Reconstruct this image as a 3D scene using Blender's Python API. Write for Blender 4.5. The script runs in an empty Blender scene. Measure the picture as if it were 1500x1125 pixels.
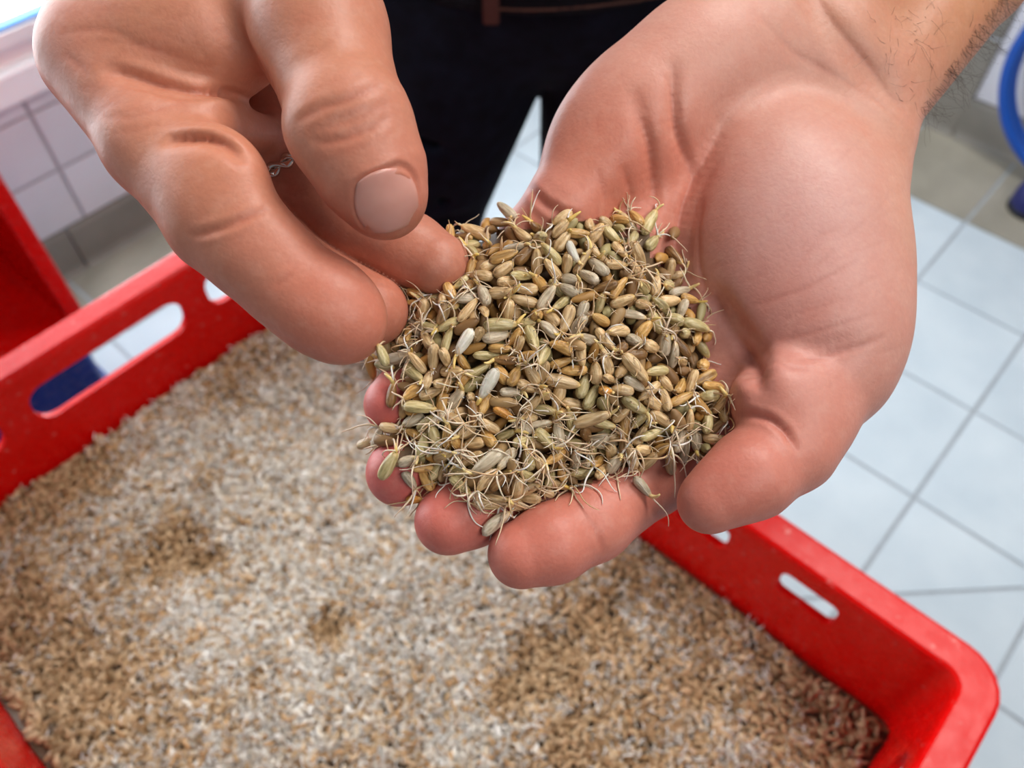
import bpy, bmesh, math, random
import numpy as np
from mathutils import Vector, Matrix

random.seed(7)
rng = np.random.default_rng(7)
scene = bpy.context.scene
COL = scene.collection

# ------------------------------------------------------------------ camera, world, light, exposure
FPX = 1216.0
CAM_H = 1.25
TILT = math.radians(52.9)                       # camera looks this far below the horizon
ct, st = math.cos(TILT), math.sin(TILT)
RX = np.array([1.0, 0, 0]); UY = np.array([0, st, ct]); VZ = np.array([0, ct, -st])
CAM = np.array([0, 0, CAM_H])

cam_data = bpy.data.cameras.new('camera')
cam = bpy.data.objects.new('camera', cam_data)
COL.objects.link(cam)
cam.location = (0, 0, CAM_H)
cam.rotation_euler = (math.pi / 2 - TILT, 0, 0)
cam_data.sensor_width = 36.0
cam_data.lens = FPX / 1500 * 36.0
cam_data.clip_start = 0.01
cam_data.dof.use_dof = True
cam_data.dof.focus_distance = 0.182
cam_data.dof.aperture_fstop = 15.5
scene.camera = cam

world = bpy.data.worlds.new('world')
scene.world = world
world.use_nodes = True
world.node_tree.nodes['Background'].inputs[0].default_value = (0.82, 0.9, 1.0, 1)
world.node_tree.nodes['Background'].inputs[1].default_value = 0.16

# room axes: A runs from the camera to the window wall, B to the far wall
A = np.array([-0.743, 0.669, 0.0]); B = np.array([0.669, 0.743, 0.0])
ROT_A = math.atan2(A[1], A[0]); ROT_B = math.atan2(B[1], B[0])
def room(a, b, z): return Vector(A * a + B * b + np.array([0, 0, z]))
ROOM = Matrix(((B[0], A[0], 0, 0), (B[1], A[1], 0, 0), (0, 0, 1, 0), (0, 0, 0, 1)))

def area(name, loc, target, sx, sy, power, color):
    l = bpy.data.lights.new(name, 'AREA'); l.shape = 'RECTANGLE'; l.size = sx; l.size_y = sy
    l.energy = power; l.color = color
    o = bpy.data.objects.new(name, l); COL.objects.link(o)
    o.location = loc
    o.rotation_euler = (Vector(target) - Vector(loc)).to_track_quat('-Z', 'Y').to_euler()
    return o
area('ceiling_lamp', (0.75, 0.85, 2.75), (0.1, 0.2, 0.9), 1.2, 0.6, 35, (1.0, 0.97, 0.92))
area('ceiling_lamp', (1.1, -0.9, 2.75), (0, 0.1, 0.8), 1.3, 0.6, 24, (1.0, 0.97, 0.93))
area('window_daylight', room(1.44, 0.25, 1.25), room(0, 0.1, 0.9), 1.9, 1.3, 9, (0.82, 0.92, 1.0))

vs = scene.view_settings
vs.view_transform = 'Standard'; vs.look = 'None'; vs.gamma = 1.0; vs.use_curve_mapping = False
vs.exposure = 0.0

# ------------------------------------------------------------------ helpers
def lin(r, g, b):
    f = lambda c: (c / 255 / 12.92) if c / 255 <= 0.04045 else ((c / 255 + 0.055) / 1.055) ** 2.4
    return (f(r), f(g), f(b), 1.0)
def linv(r, g, b): return np.array(lin(r, g, b)[:3])

def pxmm(u, v, d):            # picture point at a depth in mm -> camera-frame mm (right, up, away)
    return np.array([(u - 750) * d / FPX, (562.5 - v) * d / FPX, d], float)
def c2w(p):                   # camera-frame mm -> world metres
    p = np.asarray(p, float) * 0.001
    return CAM + p[..., 0:1] * RX + p[..., 1:2] * UY + p[..., 2:3] * VZ

def link(name, me, mat=None, parent=None, **props):
    o = bpy.data.objects.new(name, me); COL.objects.link(o)
    if mat is not None and me is not None and len(me.materials) == 0: me.materials.append(mat)
    if parent is not None: o.parent = parent
    for k, v in props.items(): o[k] = v
    return o

def mesh_np(name, verts, faces, smooth=True):
    me = bpy.data.meshes.new(name)
    verts = np.asarray(verts, np.float32)
    if isinstance(faces, np.ndarray):
        n, k = faces.shape
        me.vertices.add(len(verts)); me.vertices.foreach_set('co', verts.ravel())
        me.loops.add(n * k); me.loops.foreach_set('vertex_index', faces.astype(np.int32).ravel())
        me.polygons.add(n); me.polygons.foreach_set('loop_start', np.arange(0, n * k, k, dtype=np.int32))
        me.update(calc_edges=True)
    else:
        me.from_pydata(verts.tolist(), [], faces)
        me.update()
    if smooth: me.polygons.foreach_set('use_smooth', np.ones(len(me.polygons), bool))
    return me

def set_color(me, name, cols):
    at = me.color_attributes.new(name, 'FLOAT_COLOR', 'POINT')
    c = np.ones((len(me.vertices), 4), np.float32); c[:, :3] = cols
    at.data.foreach_set('color', c.ravel())

def empty(name, loc=(0, 0, 0), **props):
    o = bpy.data.objects.new(name, None); COL.objects.link(o); o.location = loc
    o.empty_display_size = 0.05
    for k, v in props.items(): o[k] = v
    return o

class NT:
    def __init__(s, name):
        s.m = bpy.data.materials.new(name); s.m.use_nodes = True
        s.t = s.m.node_tree; s.b = s.t.nodes['Principled BSDF']
    def n(s, typ, **kw):
        nd = s.t.nodes.new(typ)
        for k, v in kw.items():
            if k.startswith('i_'):
                key = k[2:]; nd.inputs[int(key) if key.isdigit() else key].default_value = v
            else: setattr(nd, k, v)
        return nd
    def l(s, a, b): s.t.links.new(a, b)
    def set(s, **kw):
        for k, v in kw.items(): s.b.inputs[k.replace('_', ' ')].default_value = v
    def coord(s, kind='Object'): return s.n('ShaderNodeTexCoord').outputs[kind]
    def noise(s, scale, detail=3, rough=0.5, vec=None):
        nd = s.n('ShaderNodeTexNoise', i_Scale=scale, i_Detail=detail, i_Roughness=rough)
        s.l(vec if vec is not None else s.coord(), nd.inputs['Vector']); return nd
    def ramp(s, fac, stops):
        nd = s.n('ShaderNodeValToRGB'); e = nd.color_ramp.elements
        while len(e) < len(stops): e.new(0.5)
        for el, (p, c) in zip(e, stops): el.position = p; el.color = c
        s.l(fac, nd.inputs[0]); return nd.outputs[0]
    def mix(s, fac, a, b, mode='MIX'):
        nd = s.n('ShaderNodeMix', data_type='RGBA', blend_type=mode)
        for v, i in ((fac, 0), (a, 6), (b, 7)):
            if hasattr(v, 'is_output'): s.l(v, nd.inputs[i])
            else: nd.inputs[i].default_value = v
        return nd.outputs[2]
    def bump(s, h, strength, dist, prev=None):
        nd = s.n('ShaderNodeBump', i_Strength=strength, i_Distance=dist)
        s.l(h, nd.inputs['Height'])
        if prev is not None: s.l(prev, nd.inputs['Normal'])
        return nd.outputs[0]

# ------------------------------------------------------------------ materials
def mat_tile(name, c1, c2, rough):
    k = NT(name); n = k.noise(9, 4); r = k.n('ShaderNodeObjectInfo').outputs['Random']
    col = k.ramp(n.outputs[0], [(0.3, c1), (0.7, c2)])
    hsv = k.n('ShaderNodeHueSaturation'); k.l(col, hsv.inputs['Color'])
    mp = k.n('ShaderNodeMapRange', i_3=0.95, i_4=1.04); k.l(r, mp.inputs[0]); k.l(mp.outputs[0], hsv.inputs['Value'])
    k.l(hsv.outputs[0], k.b.inputs['Base Color']); k.set(Roughness=rough)
    k.l(k.bump(k.noise(60, 3).outputs[0], 0.15, 0.002), k.b.inputs['Normal'])
    return k.m
M_FLOOR_TILE = mat_tile('white_floor_tile', lin(186, 199, 208), lin(200, 211, 218), 0.35)
M_BORDER_TILE = mat_tile('beige_border_tile', lin(142, 137, 124), lin(164, 158, 144), 0.5)
M_BASE_TILE = mat_tile('grey_base_tile', lin(116, 112, 104), lin(134, 129, 120), 0.55)
M_WALL_TILE = mat_tile('glazed_wall_tile', lin(204, 203, 210), lin(212, 211, 217), 0.2)
def mat_plain(name, c, rough=0.5, metallic=0.0, noise=0.0, nscale=40, spec=0.5):
    k = NT(name); k.set(Roughness=rough, Metallic=metallic)
    k.b.inputs['Specular IOR Level'].default_value = spec
    k.b.inputs['Base Color'].default_value = c
    if noise:
        n = k.noise(nscale, 4); c2 = tuple(min(1, x * (1 + noise)) for x in c[:3]) + (1,); c1 = tuple(x * (1 - noise) for x in c[:3]) + (1,)
        k.l(k.ramp(n.outputs[0], [(0.3, c1), (0.7, c2)]), k.b.inputs['Base Color'])
        k.l(k.bump(n.outputs[0], 0.2, 0.001), k.b.inputs['Normal'])
    return k.m
M_GROUT = mat_plain('grey_grout', lin(166, 173, 180), 0.85, noise=0.1)
M_WALL_GROUT = mat_plain('wall_grout', lin(160, 160, 166), 0.85, noise=0.06)
M_WALL = mat_plain('white_plaster', lin(225, 226, 230), 0.8, noise=0.04)
M_FRAME = mat_plain('white_window_plastic', lin(246, 248, 250), 0.3)
M_BLUE_SEAL = mat_plain('blue_seal', lin(60, 130, 205), 0.4)
M_STEEL = mat_plain('polished_steel', (0.72, 0.69, 0.64, 1), 0.18, 1.0)
M_HOSE = mat_plain('blue_rubber', lin(10, 74, 165), 0.4)
M_NAVY = mat_plain('navy_rubber', lin(24, 30, 92), 0.45)

def mat_crate(name, c, c2):
    k = NT(name); k.set(Roughness=0.28); k.b.inputs['Specular IOR Level'].default_value = 0.24
    n = k.noise(18, 5); k.l(k.ramp(n.outputs[0], [(0.3, c), (0.75, c2)]), k.b.inputs['Base Color'])
    sp = k.noise(170, 3, 0.55)
    col = k.mix(k.ramp(sp.outputs[0], [(0.66, (0, 0, 0, 1)), (0.74, (0.4,) * 3 + (1,))]), k.ramp(n.outputs[0], [(0.3, c), (0.75, c2)]), lin(240, 190, 180))
    k.l(col, k.b.inputs['Base Color'])
    m = k.noise(90, 4, 0.6); k.l(k.ramp(m.outputs[0], [(0.3, (0.20,) * 3 + (1,)), (0.7, (0.34,) * 3 + (1,))]), k.b.inputs['Roughness'])
    k.l(k.bump(m.outputs[0], 0.12, 0.002), k.b.inputs['Normal'])
    return k.m
M_RED = mat_crate('red_plastic', lin(208, 4, 3), lin(216, 12, 8))
M_BLUE = mat_crate('blue_plastic', lin(6, 40, 128), lin(12, 52, 146))

def mat_skin():
    k = NT('skin')
    att = k.n('ShaderNodeVertexColor'); att.layer_name = 'tone'
    co = k.coord()
    n1 = k.noise(140, 4, 0.6, co); n2 = k.noise(900, 3, 0.6, co)
    c = k.mix(k.ramp(n1.outputs[0], [(0.35, (0, 0, 0, 1)), (0.7, (0.55,) * 3 + (1,))]), att.outputs[0], lin(205, 118, 98), 'MIX')
    c = k.mix(0.40, att.outputs[0], c)
    n4 = k.noise(330, 3, 0.55, co)
    c = k.mix(k.ramp(n4.outputs[0], [(0.5, (0, 0, 0, 1)), (0.74, (0.13,) * 3 + (1,))]), c, lin(232, 190, 172))
    c = k.mix(0.10, c, k.ramp(n2.outputs[0], [(0.3, lin(150, 80, 65)), (0.7, lin(240, 190, 170))]), 'OVERLAY')
    hs = k.n('ShaderNodeHueSaturation'); hs.inputs['Value'].default_value = 0.93; hs.inputs['Saturation'].default_value = 1.0; k.l(c, hs.inputs['Color'])
    k.l(hs.outputs[0], k.b.inputs['Base Color'])
    k.set(Roughness=0.46)
    k.b.inputs['Specular IOR Level'].default_value = 0.38
    k.b.inputs['Subsurface Weight'].default_value = 0.15
    k.b.inputs['Subsurface Radius'].default_value = (1.0, 0.36, 0.2)
    k.b.inputs['Subsurface Scale'].default_value = 0.004
    vor = k.n('ShaderNodeTexVoronoi', feature='DISTANCE_TO_EDGE', i_Scale=750.0)
    dist = k.n('ShaderNodeVectorMath', operation='ADD')
    sc = k.n('ShaderNodeVectorMath', operation='SCALE'); sc.inputs['Scale'].default_value = 0.0016
    k.l(k.noise(400, 2, 0.5, co).outputs['Color'], sc.inputs[0]); k.l(co, dist.inputs[0]); k.l(sc.outputs[0], dist.inputs[1])
    k.l(dist.outputs[0], vor.inputs['Vector'])
    b1 = k.bump(vor.outputs['Distance'], 0.09, 0.0006)
    b2 = k.bump(n2.outputs[0], 0.09, 0.0005, b1)
    b3 = k.bump(k.noise(220, 3, 0.5, co).outputs[0], 0.08, 0.0014, b2)
    k.l(b3, k.b.inputs['Normal'])
    return k.m
M_SKIN = mat_skin()
def mat_nail():
    k = NT('nail'); k.set(Roughness=0.24)
    k.l(k.ramp(k.noise(200, 2).outputs[0], [(0.3, lin(208, 144, 130)), (0.7, lin(216, 154, 140))]), k.b.inputs['Base Color'])
    k.b.inputs['Subsurface Weight'].default_value = 0.2; k.b.inputs['Subsurface Scale'].default_value = 0.003
    return k.m
M_NAIL = mat_nail()
M_HAIR = mat_plain('arm_hair', lin(70, 52, 42), 0.5)
def mat_cloth(name, c1, c2, scale):
    k = NT(name); k.set(Roughness=0.9); k.b.inputs['Specular IOR Level'].default_value = 0.15
    k.l(k.ramp(k.noise(60, 5).outputs[0], [(0.3, c1), (0.75, c2)]), k.b.inputs['Base Color'])
    w = k.n('ShaderNodeTexWave', i_Scale=scale, i_Distortion=1.0); k.l(k.coord(), w.inputs[0])
    k.l(k.bump(w.outputs['Fac'], 0.3, 0.001), k.b.inputs['Normal'])
    return k.m
M_JEANS = mat_cloth('dark_denim', lin(12, 14, 24), lin(22, 26, 42), 350)
M_JACKET = mat_cloth('black_jersey', lin(12, 12, 18), lin(20, 20, 28), 400)
M_STITCH = mat_plain('brown_thread', lin(92, 56, 44), 0.8)
M_LEATHER = mat_plain('reddish_leather', lin(72, 34, 28), 0.6, noise=0.15)

def mat_kernel(name, c1, c2, c3, rough=0.36):
    k = NT(name)
    co = k.coord()
    mp = k.n('ShaderNodeMapping'); mp.inputs['Scale'].default_value = (260, 1500, 1500); k.l(co, mp.inputs[0])
    oi = k.n('ShaderNodeObjectInfo')
    addv = k.n('ShaderNodeVectorMath', operation='ADD'); k.l(mp.outputs[0], addv.inputs[0]); 
    sc = k.n('ShaderNodeVectorMath', operation='SCALE'); sc.inputs['Scale'].default_value = 50.0
    cmb = k.n('ShaderNodeCombineXYZ'); k.l(oi.outputs['Random'], cmb.inputs[0]); k.l(oi.outputs['Random'], cmb.inputs[1])
    k.l(cmb.outputs[0], sc.inputs[0]); k.l(sc.outputs[0], addv.inputs[1])
    n = k.n('ShaderNodeTexNoise', i_Scale=1.0, i_Detail=3.0); k.l(addv.outputs[0], n.inputs['Vector'])
    col = k.ramp(n.outputs[0], [(0.3, c1), (0.5, c2), (0.72, c3)])
    att = k.n('ShaderNodeVertexColor'); att.layer_name = 'germ'
    sp = k.n('ShaderNodeSeparateColor'); k.l(att.outputs[0], sp.inputs[0])
    col = k.mix(sp.outputs[0], col, lin(218, 180, 112))
    col = k.mix(sp.outputs[1], col, lin(88, 62, 36))
    hsv = k.n('ShaderNodeHueSaturation'); k.l(col, hsv.inputs['Color'])
    mr = k.n('ShaderNodeMapRange', i_3=0.90, i_4=1.28); k.l(oi.outputs['Random'], mr.inputs[0]); k.l(mr.outputs[0], hsv.inputs['Value'])
    k.l(hsv.outputs[0], k.b.inputs['Base Color'])
    k.set(Roughness=rough)
    k.b.inputs['Subsurface Weight'].default_value = 0.08; k.b.inputs['Subsurface Scale'].default_value = 0.001
    wv = k.n('ShaderNodeTexNoise', i_Scale=700.0, i_Detail=3.0); k.l(co, wv.inputs['Vector'])
    k.l(k.bump(wv.outputs[0], 0.5, 0.0004, k.bump(n.outputs[0], 0.7, 0.0005)), k.b.inputs['Normal'])
    return k.m
KERNEL = {
    'tan': mat_kernel('tan_kernel', lin(158, 126, 84), lin(200, 168, 122), lin(224, 198, 156)),
    'olive': mat_kernel('olive_kernel', lin(146, 130, 84), lin(184, 166, 116), lin(212, 196, 152)),
    'grey': mat_kernel('grey_beige_kernel', lin(154, 138, 114), lin(190, 174, 148), lin(214, 202, 180)),
    'golden': mat_kernel('golden_kernel', lin(156, 114, 60), lin(196, 152, 88), lin(218, 180, 120)),
    'white': mat_kernel('white_kernel', lin(190, 182, 162), lin(216, 210, 194), lin(234, 230, 220), 0.25),
    'amber': mat_kernel('amber_kernel', lin(172, 112, 44), lin(204, 142, 64), lin(220, 168, 96)),
    'dark': mat_kernel('dark_kernel', lin(104, 72, 40), lin(134, 98, 58), lin(156, 120, 76)),
}
def mat_root(name, c1, c2):
    k = NT(name); oi = k.n('ShaderNodeObjectInfo')
    k.l(k.ramp(oi.outputs['Random'], [(0.1, c1), (0.9, c2)]), k.b.inputs['Base Color'])
    k.set(Roughness=0.4); k.b.inputs['Subsurface Weight'].default_value = 0.15; k.b.inputs['Subsurface Scale'].default_value = 0.001
    return k.m
M_ROOT = mat_root('rootlet', lin(206, 172, 128), lin(236, 218, 194))
M_ROOT_WHITE = mat_root('white_rootlet', lin(236, 226, 214), lin(244, 238, 232))
M_SPROUT = mat_root('sprout', lin(224, 190, 104), lin(238, 212, 150))
def mat_bed():
    k = NT('tray_grain'); att = k.n('ShaderNodeVertexColor'); att.layer_name = 'tone'
    k.l(att.outputs[0], k.b.inputs['Base Color']); k.set(Roughness=0.55)
    return k.m
M_BED = mat_bed()

# ------------------------------------------------------------------ setting: floor and walls with their tiles
def box_me(name, x0, x1, y0, y1, z0, z1, bev=0.0):
    bm = bmesh.new()
    bmesh.ops.create_cube(bm, size=1.0)
    for v in bm.verts:
        v.co = ((x0 + x1) / 2 + v.co.x * (x1 - x0), (y0 + y1) / 2 + v.co.y * (y1 - y0), (z0 + z1) / 2 + v.co.z * (z1 - z0))
    if bev: bmesh.ops.bevel(bm, geom=list(bm.edges), offset=bev, segments=2, profile=0.5, affect='EDGES')
    me = bpy.data.meshes.new(name); bm.to_mesh(me); bm.free()
    return me
_swapped = set()
def in_room(o):                  # built as (a, b, z); the room frame is right-handed as (b, a, z)
    for c in [o] + list(o.children):
        if c is not o: c.location = (c.location.y, c.location.x, c.location.z)
        if c.data is not None and c.data.name not in _swapped:
            _swapped.add(c.data.name)
            bm = bmesh.new(); bm.from_mesh(c.data)
            for v in bm.verts: v.co = (v.co.y, v.co.x, v.co.z)
            bmesh.ops.reverse_faces(bm, faces=list(bm.faces)); bm.to_mesh(c.data); bm.free()
    o.matrix_world = ROOM
    return o

def prism(name, poly, z0, z1):
    n = len(poly)
    v = [(x, y, z0) for x, y in poly] + [(x, y, z1) for x, y in poly]
    f = [tuple(range(n, 2 * n)), tuple(reversed(range(n)))] + [(i, (i + 1) % n, n + (i + 1) % n, n + i) for i in range(n)]
    me = mesh_np(name, v, f, smooth=False)
    return me
def clip(poly, nx, ny, c):       # keep nx*x + ny*y <= c
    out = []
    for i in range(len(poly)):
        p, q = poly[i], poly[(i + 1) % len(poly)]
        dp, dq = nx * p[0] + ny * p[1] - c, nx * q[0] + ny * q[1] - c
        if dp <= 0: out.append(p)
        if dp * dq < 0:
            t = dp / (dp - dq); out.append((p[0] + t * (q[0] - p[0]), p[1] + t * (q[1] - p[1])))
    return out

floor = link('floor', box_me('floor', -1.6, 1.56, -1.4, 2.06, -0.06, -0.003), M_GROUT, kind='structure')
PA, PB, G = 0.229, 0.2425, 0.0075
def add_floor_tile(poly, mat):
    if len(poly) < 3: return
    t = link('tile', prism('tile', poly, -0.006, 0.0 + random.uniform(-0.0004, 0.0004)), mat, floor)
for i in range(-5, 6):
    for j in range(-9, 8):
        a0, b0 = -0.042 + PA * i, 0.982 + PB * j
        a1, b1 = min(a0 + PA, 1.29), min(b0 + PB, 1.71)
        if a0 > 1.27 or b0 > 1.69 or b0 < -1.2: continue
        q = [(a0 + G / 2, b0 + G / 2), (a1 - G / 2, b0 + G / 2), (a1 - G / 2, b1 - G / 2), (a0 + G / 2, b1 - G / 2)]
        if a0 < 0.15 and b0 < 0.95 and min(x + y for x, y in q) < 0.70 < max(x + y for x, y in q) and a0 > -0.6:
            add_floor_tile(clip(q, 1, 1, 0.70 - 0.004), M_FLOOR_TILE)
            add_floor_tile(clip(q, -1, -1, -0.70 - 0.004), M_FLOOR_TILE)
        else: add_floor_tile(q, M_FLOOR_TILE)
for i in range(-5, 7):          # beige border row along the far wall
    a0 = -0.042 + PA * i; a1 = min(a0 + PA, 1.52)
    if a0 > 1.5: continue
    add_floor_tile([(a0 + G / 2, 1.71 + G / 2), (a1 - G / 2, 1.71 + G / 2), (a1 - G / 2, 1.995), (a0 + G / 2, 1.995)], M_BORDER_TILE)
for j in range(-9, 3):          # and along the window wall
    b0 = 0.982 + PB * j + 0.03; b1 = min(b0 + PB, 1.71)
    add_floor_tile([(1.29 + G / 2, b0 + G / 2), (1.515, b0 + G / 2), (1.515, b1 - G / 2), (1.29 + G / 2, b1 - G / 2)], M_BORDER_TILE)

# window wall (plane a = 1.52) with an opening for the window
WB0, WB1, WZ0, WZ1 = -0.75, 1.25, 0.44, 1.85
wl = empty('wall_left', kind='structure')
for k, (b0, b1, z0, z1) in enumerate([(-1.4, 2.06, 0, WZ0 - 0.06), (-1.4, WB0, WZ0 - 0.06, 2.8), (WB1, 2.06, WZ0 - 0.06, 2.8), (WB0, WB1, WZ1, 2.8)]):
    link('wall_panel', box_me('wall_panel', 1.52, 1.64, b0, b1, z0, z1), M_WALL_GROUT if k == 0 else M_WALL, wl)
wr = empty('wall_back', kind='structure')
link('wall_panel', box_me('wall_panel', -1.6, 1.64, 2.0, 2.12, 0, 2.8), M_WALL_GROUT, wr)
TW, TH, GW = 0.150, 0.1225, 0.006
tile_l = box_me('tile', -0.003, 0.004, GW / 2, TW - GW / 2, GW / 2, TH - GW / 2, 0.0012)
for j in range(-11, 9):
    for k in range(2):
        t = link('tile', tile_l, M_WALL_TILE, wl); t.location = (1.52 - 0.001, 0.379 + (j - 1) * TW, 0.10 + k * TH)
strip_l = box_me('tile', -0.003, 0.004, GW / 2, TW - GW / 2, GW / 2, 0.027, 0.001)
for j in range(-11, 9):
    t = link('tile', strip_l, M_WALL_TILE, wl); t.location = (1.519, 0.379 + (j - 1) * TW, 0.10 + 2 * TH)
tile_r = box_me('tile', GW / 2, TW - GW / 2, -0.003, 0.004, GW / 2, TH - GW / 2, 0.0012)
for i in range(-9, 2):
    for k in range(6):
        t = link('tile', tile_r, M_WALL_TILE, wr); t.location = (0.345 + (i - 1) * TW + 0.0, 1.998, 0.10 + k * TH)
# grey cove skirting, tile by tile
bl = empty('baseboard_left', kind='structure'); br = empty('baseboard_back', kind='structure')
def cove(along):
    prof = [(0, 0.0), (0.022, 0.0), (0.016, 0.006), (0.012, 0.016), (0.010, 0.09), (0.006, 0.1), (0, 0.1)]
    L = 0.236 - 0.005
    v, f = [], []
    n = len(prof)
    for s in (0, L):
        for (x, z) in prof: v.append((-x, s, z) if along == 'b' else (s, -x, z))
    f = [tuple(range(n)), tuple(range(n, 2 * n))] + [(i, (i + 1) % n, n + (i + 1) % n, n + i) for i in range(n)]
    me = mesh_np('base_tile', v, f, smooth=False)
    bm = bmesh.new(); bm.from_mesh(me); bmesh.ops.recalc_face_normals(bm, faces=bm.faces); bm.to_mesh(me); bm.free()
    return me
cb, ca = cove('b'), cove('a')
for j in range(-7, 7):
    t = link('base_tile', cb, M_BASE_TILE, bl); t.location = (1.52, 0.335 + j * 0.236, 0)
for i in range(-5, 2):
    t = link('base_tile', ca, M_BASE_TILE, br); t.location = (0.345 + (i - 1) * 0.236, 2.0, 0)
# grey tiled pilaster in the far wall
tr = empty('trim_1', kind='structure')
for k in range(9):
    link('pilaster_tile', box_me('pilaster_tile', 0.338, 0.60, 1.99, 2.03, k * 0.245 + (0.003 if k else 0), (k + 1) * 0.245 - 0.003, 0.002), M_BASE_TILE, tr)
link('mortar', box_me('mortar', 0.341, 0.597, 1.993, 2.03, 0, 2.2), M_GROUT, tr)
for o in (floor, wl, wr, bl, br, tr): in_room(o)

# window: sill, frame, blue seal, bright pane
win = empty('window_1', kind='structure')
link('window_sill', box_me('window_sill', 1.505, 1.66, WB0 - 0.03, WB1 + 0.03, 0.376, 0.434, 0.006), M_FRAME, win)
fr = []
for (b0, b1, z0, z1) in [(WB0, WB1, 0.466, 0.492), (WB0, WB1, WZ1 - 0.05, WZ1), (WB0, WB0 + 0.05, 0.466, WZ1), (WB1 - 0.05, WB1, 0.466, WZ1), (0.9, 0.95, 0.466, WZ1)]:
    link('window_frame', box_me('window_frame', 1.515, 1.58, b0, b1, z0, z1, 0.003), M_FRAME, win)
link('frame_base', box_me('frame_base', 1.532, 1.60, WB0, WB1, 0.43, 0.468, 0.002), M_FRAME, win)
link('seal', box_me('seal', 1.519, 1.57, WB0 + 0.05, WB1 - 0.05, 0.4915, 0.4985), M_BLUE_SEAL, win)
kp = NT('daylit_pane'); kp.set(Roughness=0.1)
kp.b.inputs['Base Color'].default_value = (0.9, 0.95, 1, 1)
kp.b.inputs['Emission Color'].default_value = (0.88, 0.95, 1, 1); kp.b.inputs['Emission Strength'].default_value = 6.0
link('window_pane', box_me('window_pane', 1.545, 1.555, WB0 + 0.03, WB1 - 0.03, 0.485, WZ1 - 0.03), kp.m, win)
in_room(win)

# ------------------------------------------------------------------ crates
def rrect(hx, hy, r, z, seg=6):
    r = max(r, 0.001); p = []
    for cx_, cy_, a0 in ((hx - r, hy - r, 0), (-hx + r, hy - r, 90), (-hx + r, -hy + r, 180), (hx - r, -hy + r, 270)):
        for i in range(seg + 1):
            t = math.radians(a0 + 90 * i / seg); p.append((cx_ + r * math.cos(t), cy_ + r * math.sin(t), z))
    return p
def crate_mesh(name, H, slots=True, hx=0.2, hy=0.3):
    R0 = 0.026
    def ring(inset, z): return rrect(hx - inset, hy - inset, R0 - inset * 0.75, z)
    rings = [ring(0.024, 0.012), ring(0.0215, H - 0.006), ring(0.0205, H - 0.0015), ring(0.0185, H),          # inside wall, up
             ring(0.003, H), ring(0.0008, H - 0.001), ring(0.0, H - 0.004), ring(0.0002, H - 0.014), ring(0.003, H - 0.0145),
             ring(0.016, H - 0.0135), ring(0.0165, H - 0.02), ring(0.020, 0.012), ring(0.022, 0.0)]
    n = len(rings[0]); v = [p for r_ in rings for p in r_]; f = []
    for k in range(len(rings) - 1):
        for i in range(n):
            f.append((k * n + i, (k + 1) * n + i, (k + 1) * n + (i + 1) % n, k * n + (i + 1) % n))
    f.append(tuple(range(n))); f.append(tuple(reversed(range((len(rings) - 1) * n, len(rings) * n))))
    me = mesh_np(name, v, f, smooth=False)
    bm = bmesh.new(); bm.from_mesh(me); bmesh.ops.recalc_face_normals(bm, faces=bm.faces); bm.to_mesh(me); bm.free()
    if not slots: return me
    # rounded slots cut through the four walls
    cm = bmesh.new()
    def cutter(axis, c, z0, z1, half, side, r=0.0135):
        prof = rrect(half, (z1 - z0) / 2, min((z1 - z0) / 2 * 0.95, half * 0.5, r), 0, 5)
        lo, hi = (side - 0.05, side + 0.05)
        vs_ = []
        for w in (lo, hi):
            for (s, t, _) in prof:
                q = (w, c + s, (z0 + z1) / 2 + t) if axis == 'x' else (c + s, w, (z0 + z1) / 2 + t)
                vs_.append(cm.verts.new(q))
        m = len(prof)
        fs = [cm.faces.new(vs_[:m]), cm.faces.new(list(reversed(vs_[m:])))]
        for i in range(m): fs.append(cm.faces.new((vs_[i], vs_[m + i], vs_[m + (i + 1) % m], vs_[(i + 1) % m])))
    for sgn in (-1, 1):
        side = sgn * (hy - 0.019)                       # short walls: grip in the middle, a vent at each end
        cutter('y', 0.006, H - 0.053, H - 0.0205, 0.0625, side)
        for c in (-0.105, 0.115): cutter('y', c, H - 0.051, H - 0.018, 0.0245, side)
        side = sgn * (hx - 0.019)                       # long walls: grip in the middle, vents beside it
        cutter('x', 0.0, H - 0.053, H - 0.0205, 0.0625, side)
        for c in (-0.1955, -0.122, 0.122, 0.1955): cutter('x', c, H - 0.039, H - 0.0165, 0.0185, side, 0.005)
    bmesh.ops.recalc_face_normals(cm, faces=cm.faces)
    cme = bpy.data.meshes.new('cut'); cm.to_mesh(cme); cm.free()
    o1 = bpy.data.objects.new('t1', me); o2 = bpy.data.objects.new('t2', cme)
    COL.objects.link(o1); COL.objects.link(o2)
    md = o1.modifiers.new('b', 'BOOLEAN'); md.operation = 'DIFFERENCE'; md.object = o2; md.solver = 'EXACT'
    dg = bpy.context.evaluated_depsgraph_get(); dg.update()
    res = bpy.data.meshes.new_from_object(o1.evaluated_get(dg)); res.name = name
    bpy.data.objects.remove(o1); bpy.data.objects.remove(o2); bpy.data.meshes.remove(me); bpy.data.meshes.remove(cme)
    return res
CH = 0.2028
RIM = 0.811
crate_me = crate_mesh('crate', CH)
def put_crate(a, b, z, mat, label, group=None, rot=0.0, me=None):
    o = link('crate', (me or crate_me).copy() if mat is not M_RED else (me or crate_me), mat)
    if mat is not M_RED: o.data.materials.clear(); o.data.materials.append(mat)
    o.location = room(a, b, z); o.rotation_euler = (0, 0, ROT_B + rot)
    o['label'] = label; o['category'] = 'crate'
    if group: o['group'] = group
    return o
TA, TB = 0.1965, 0.082
crate_me.materials.append(M_RED)
plain_me = crate_mesh('crate', CH, slots=False); plain_me.materials.append(M_RED)
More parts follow.
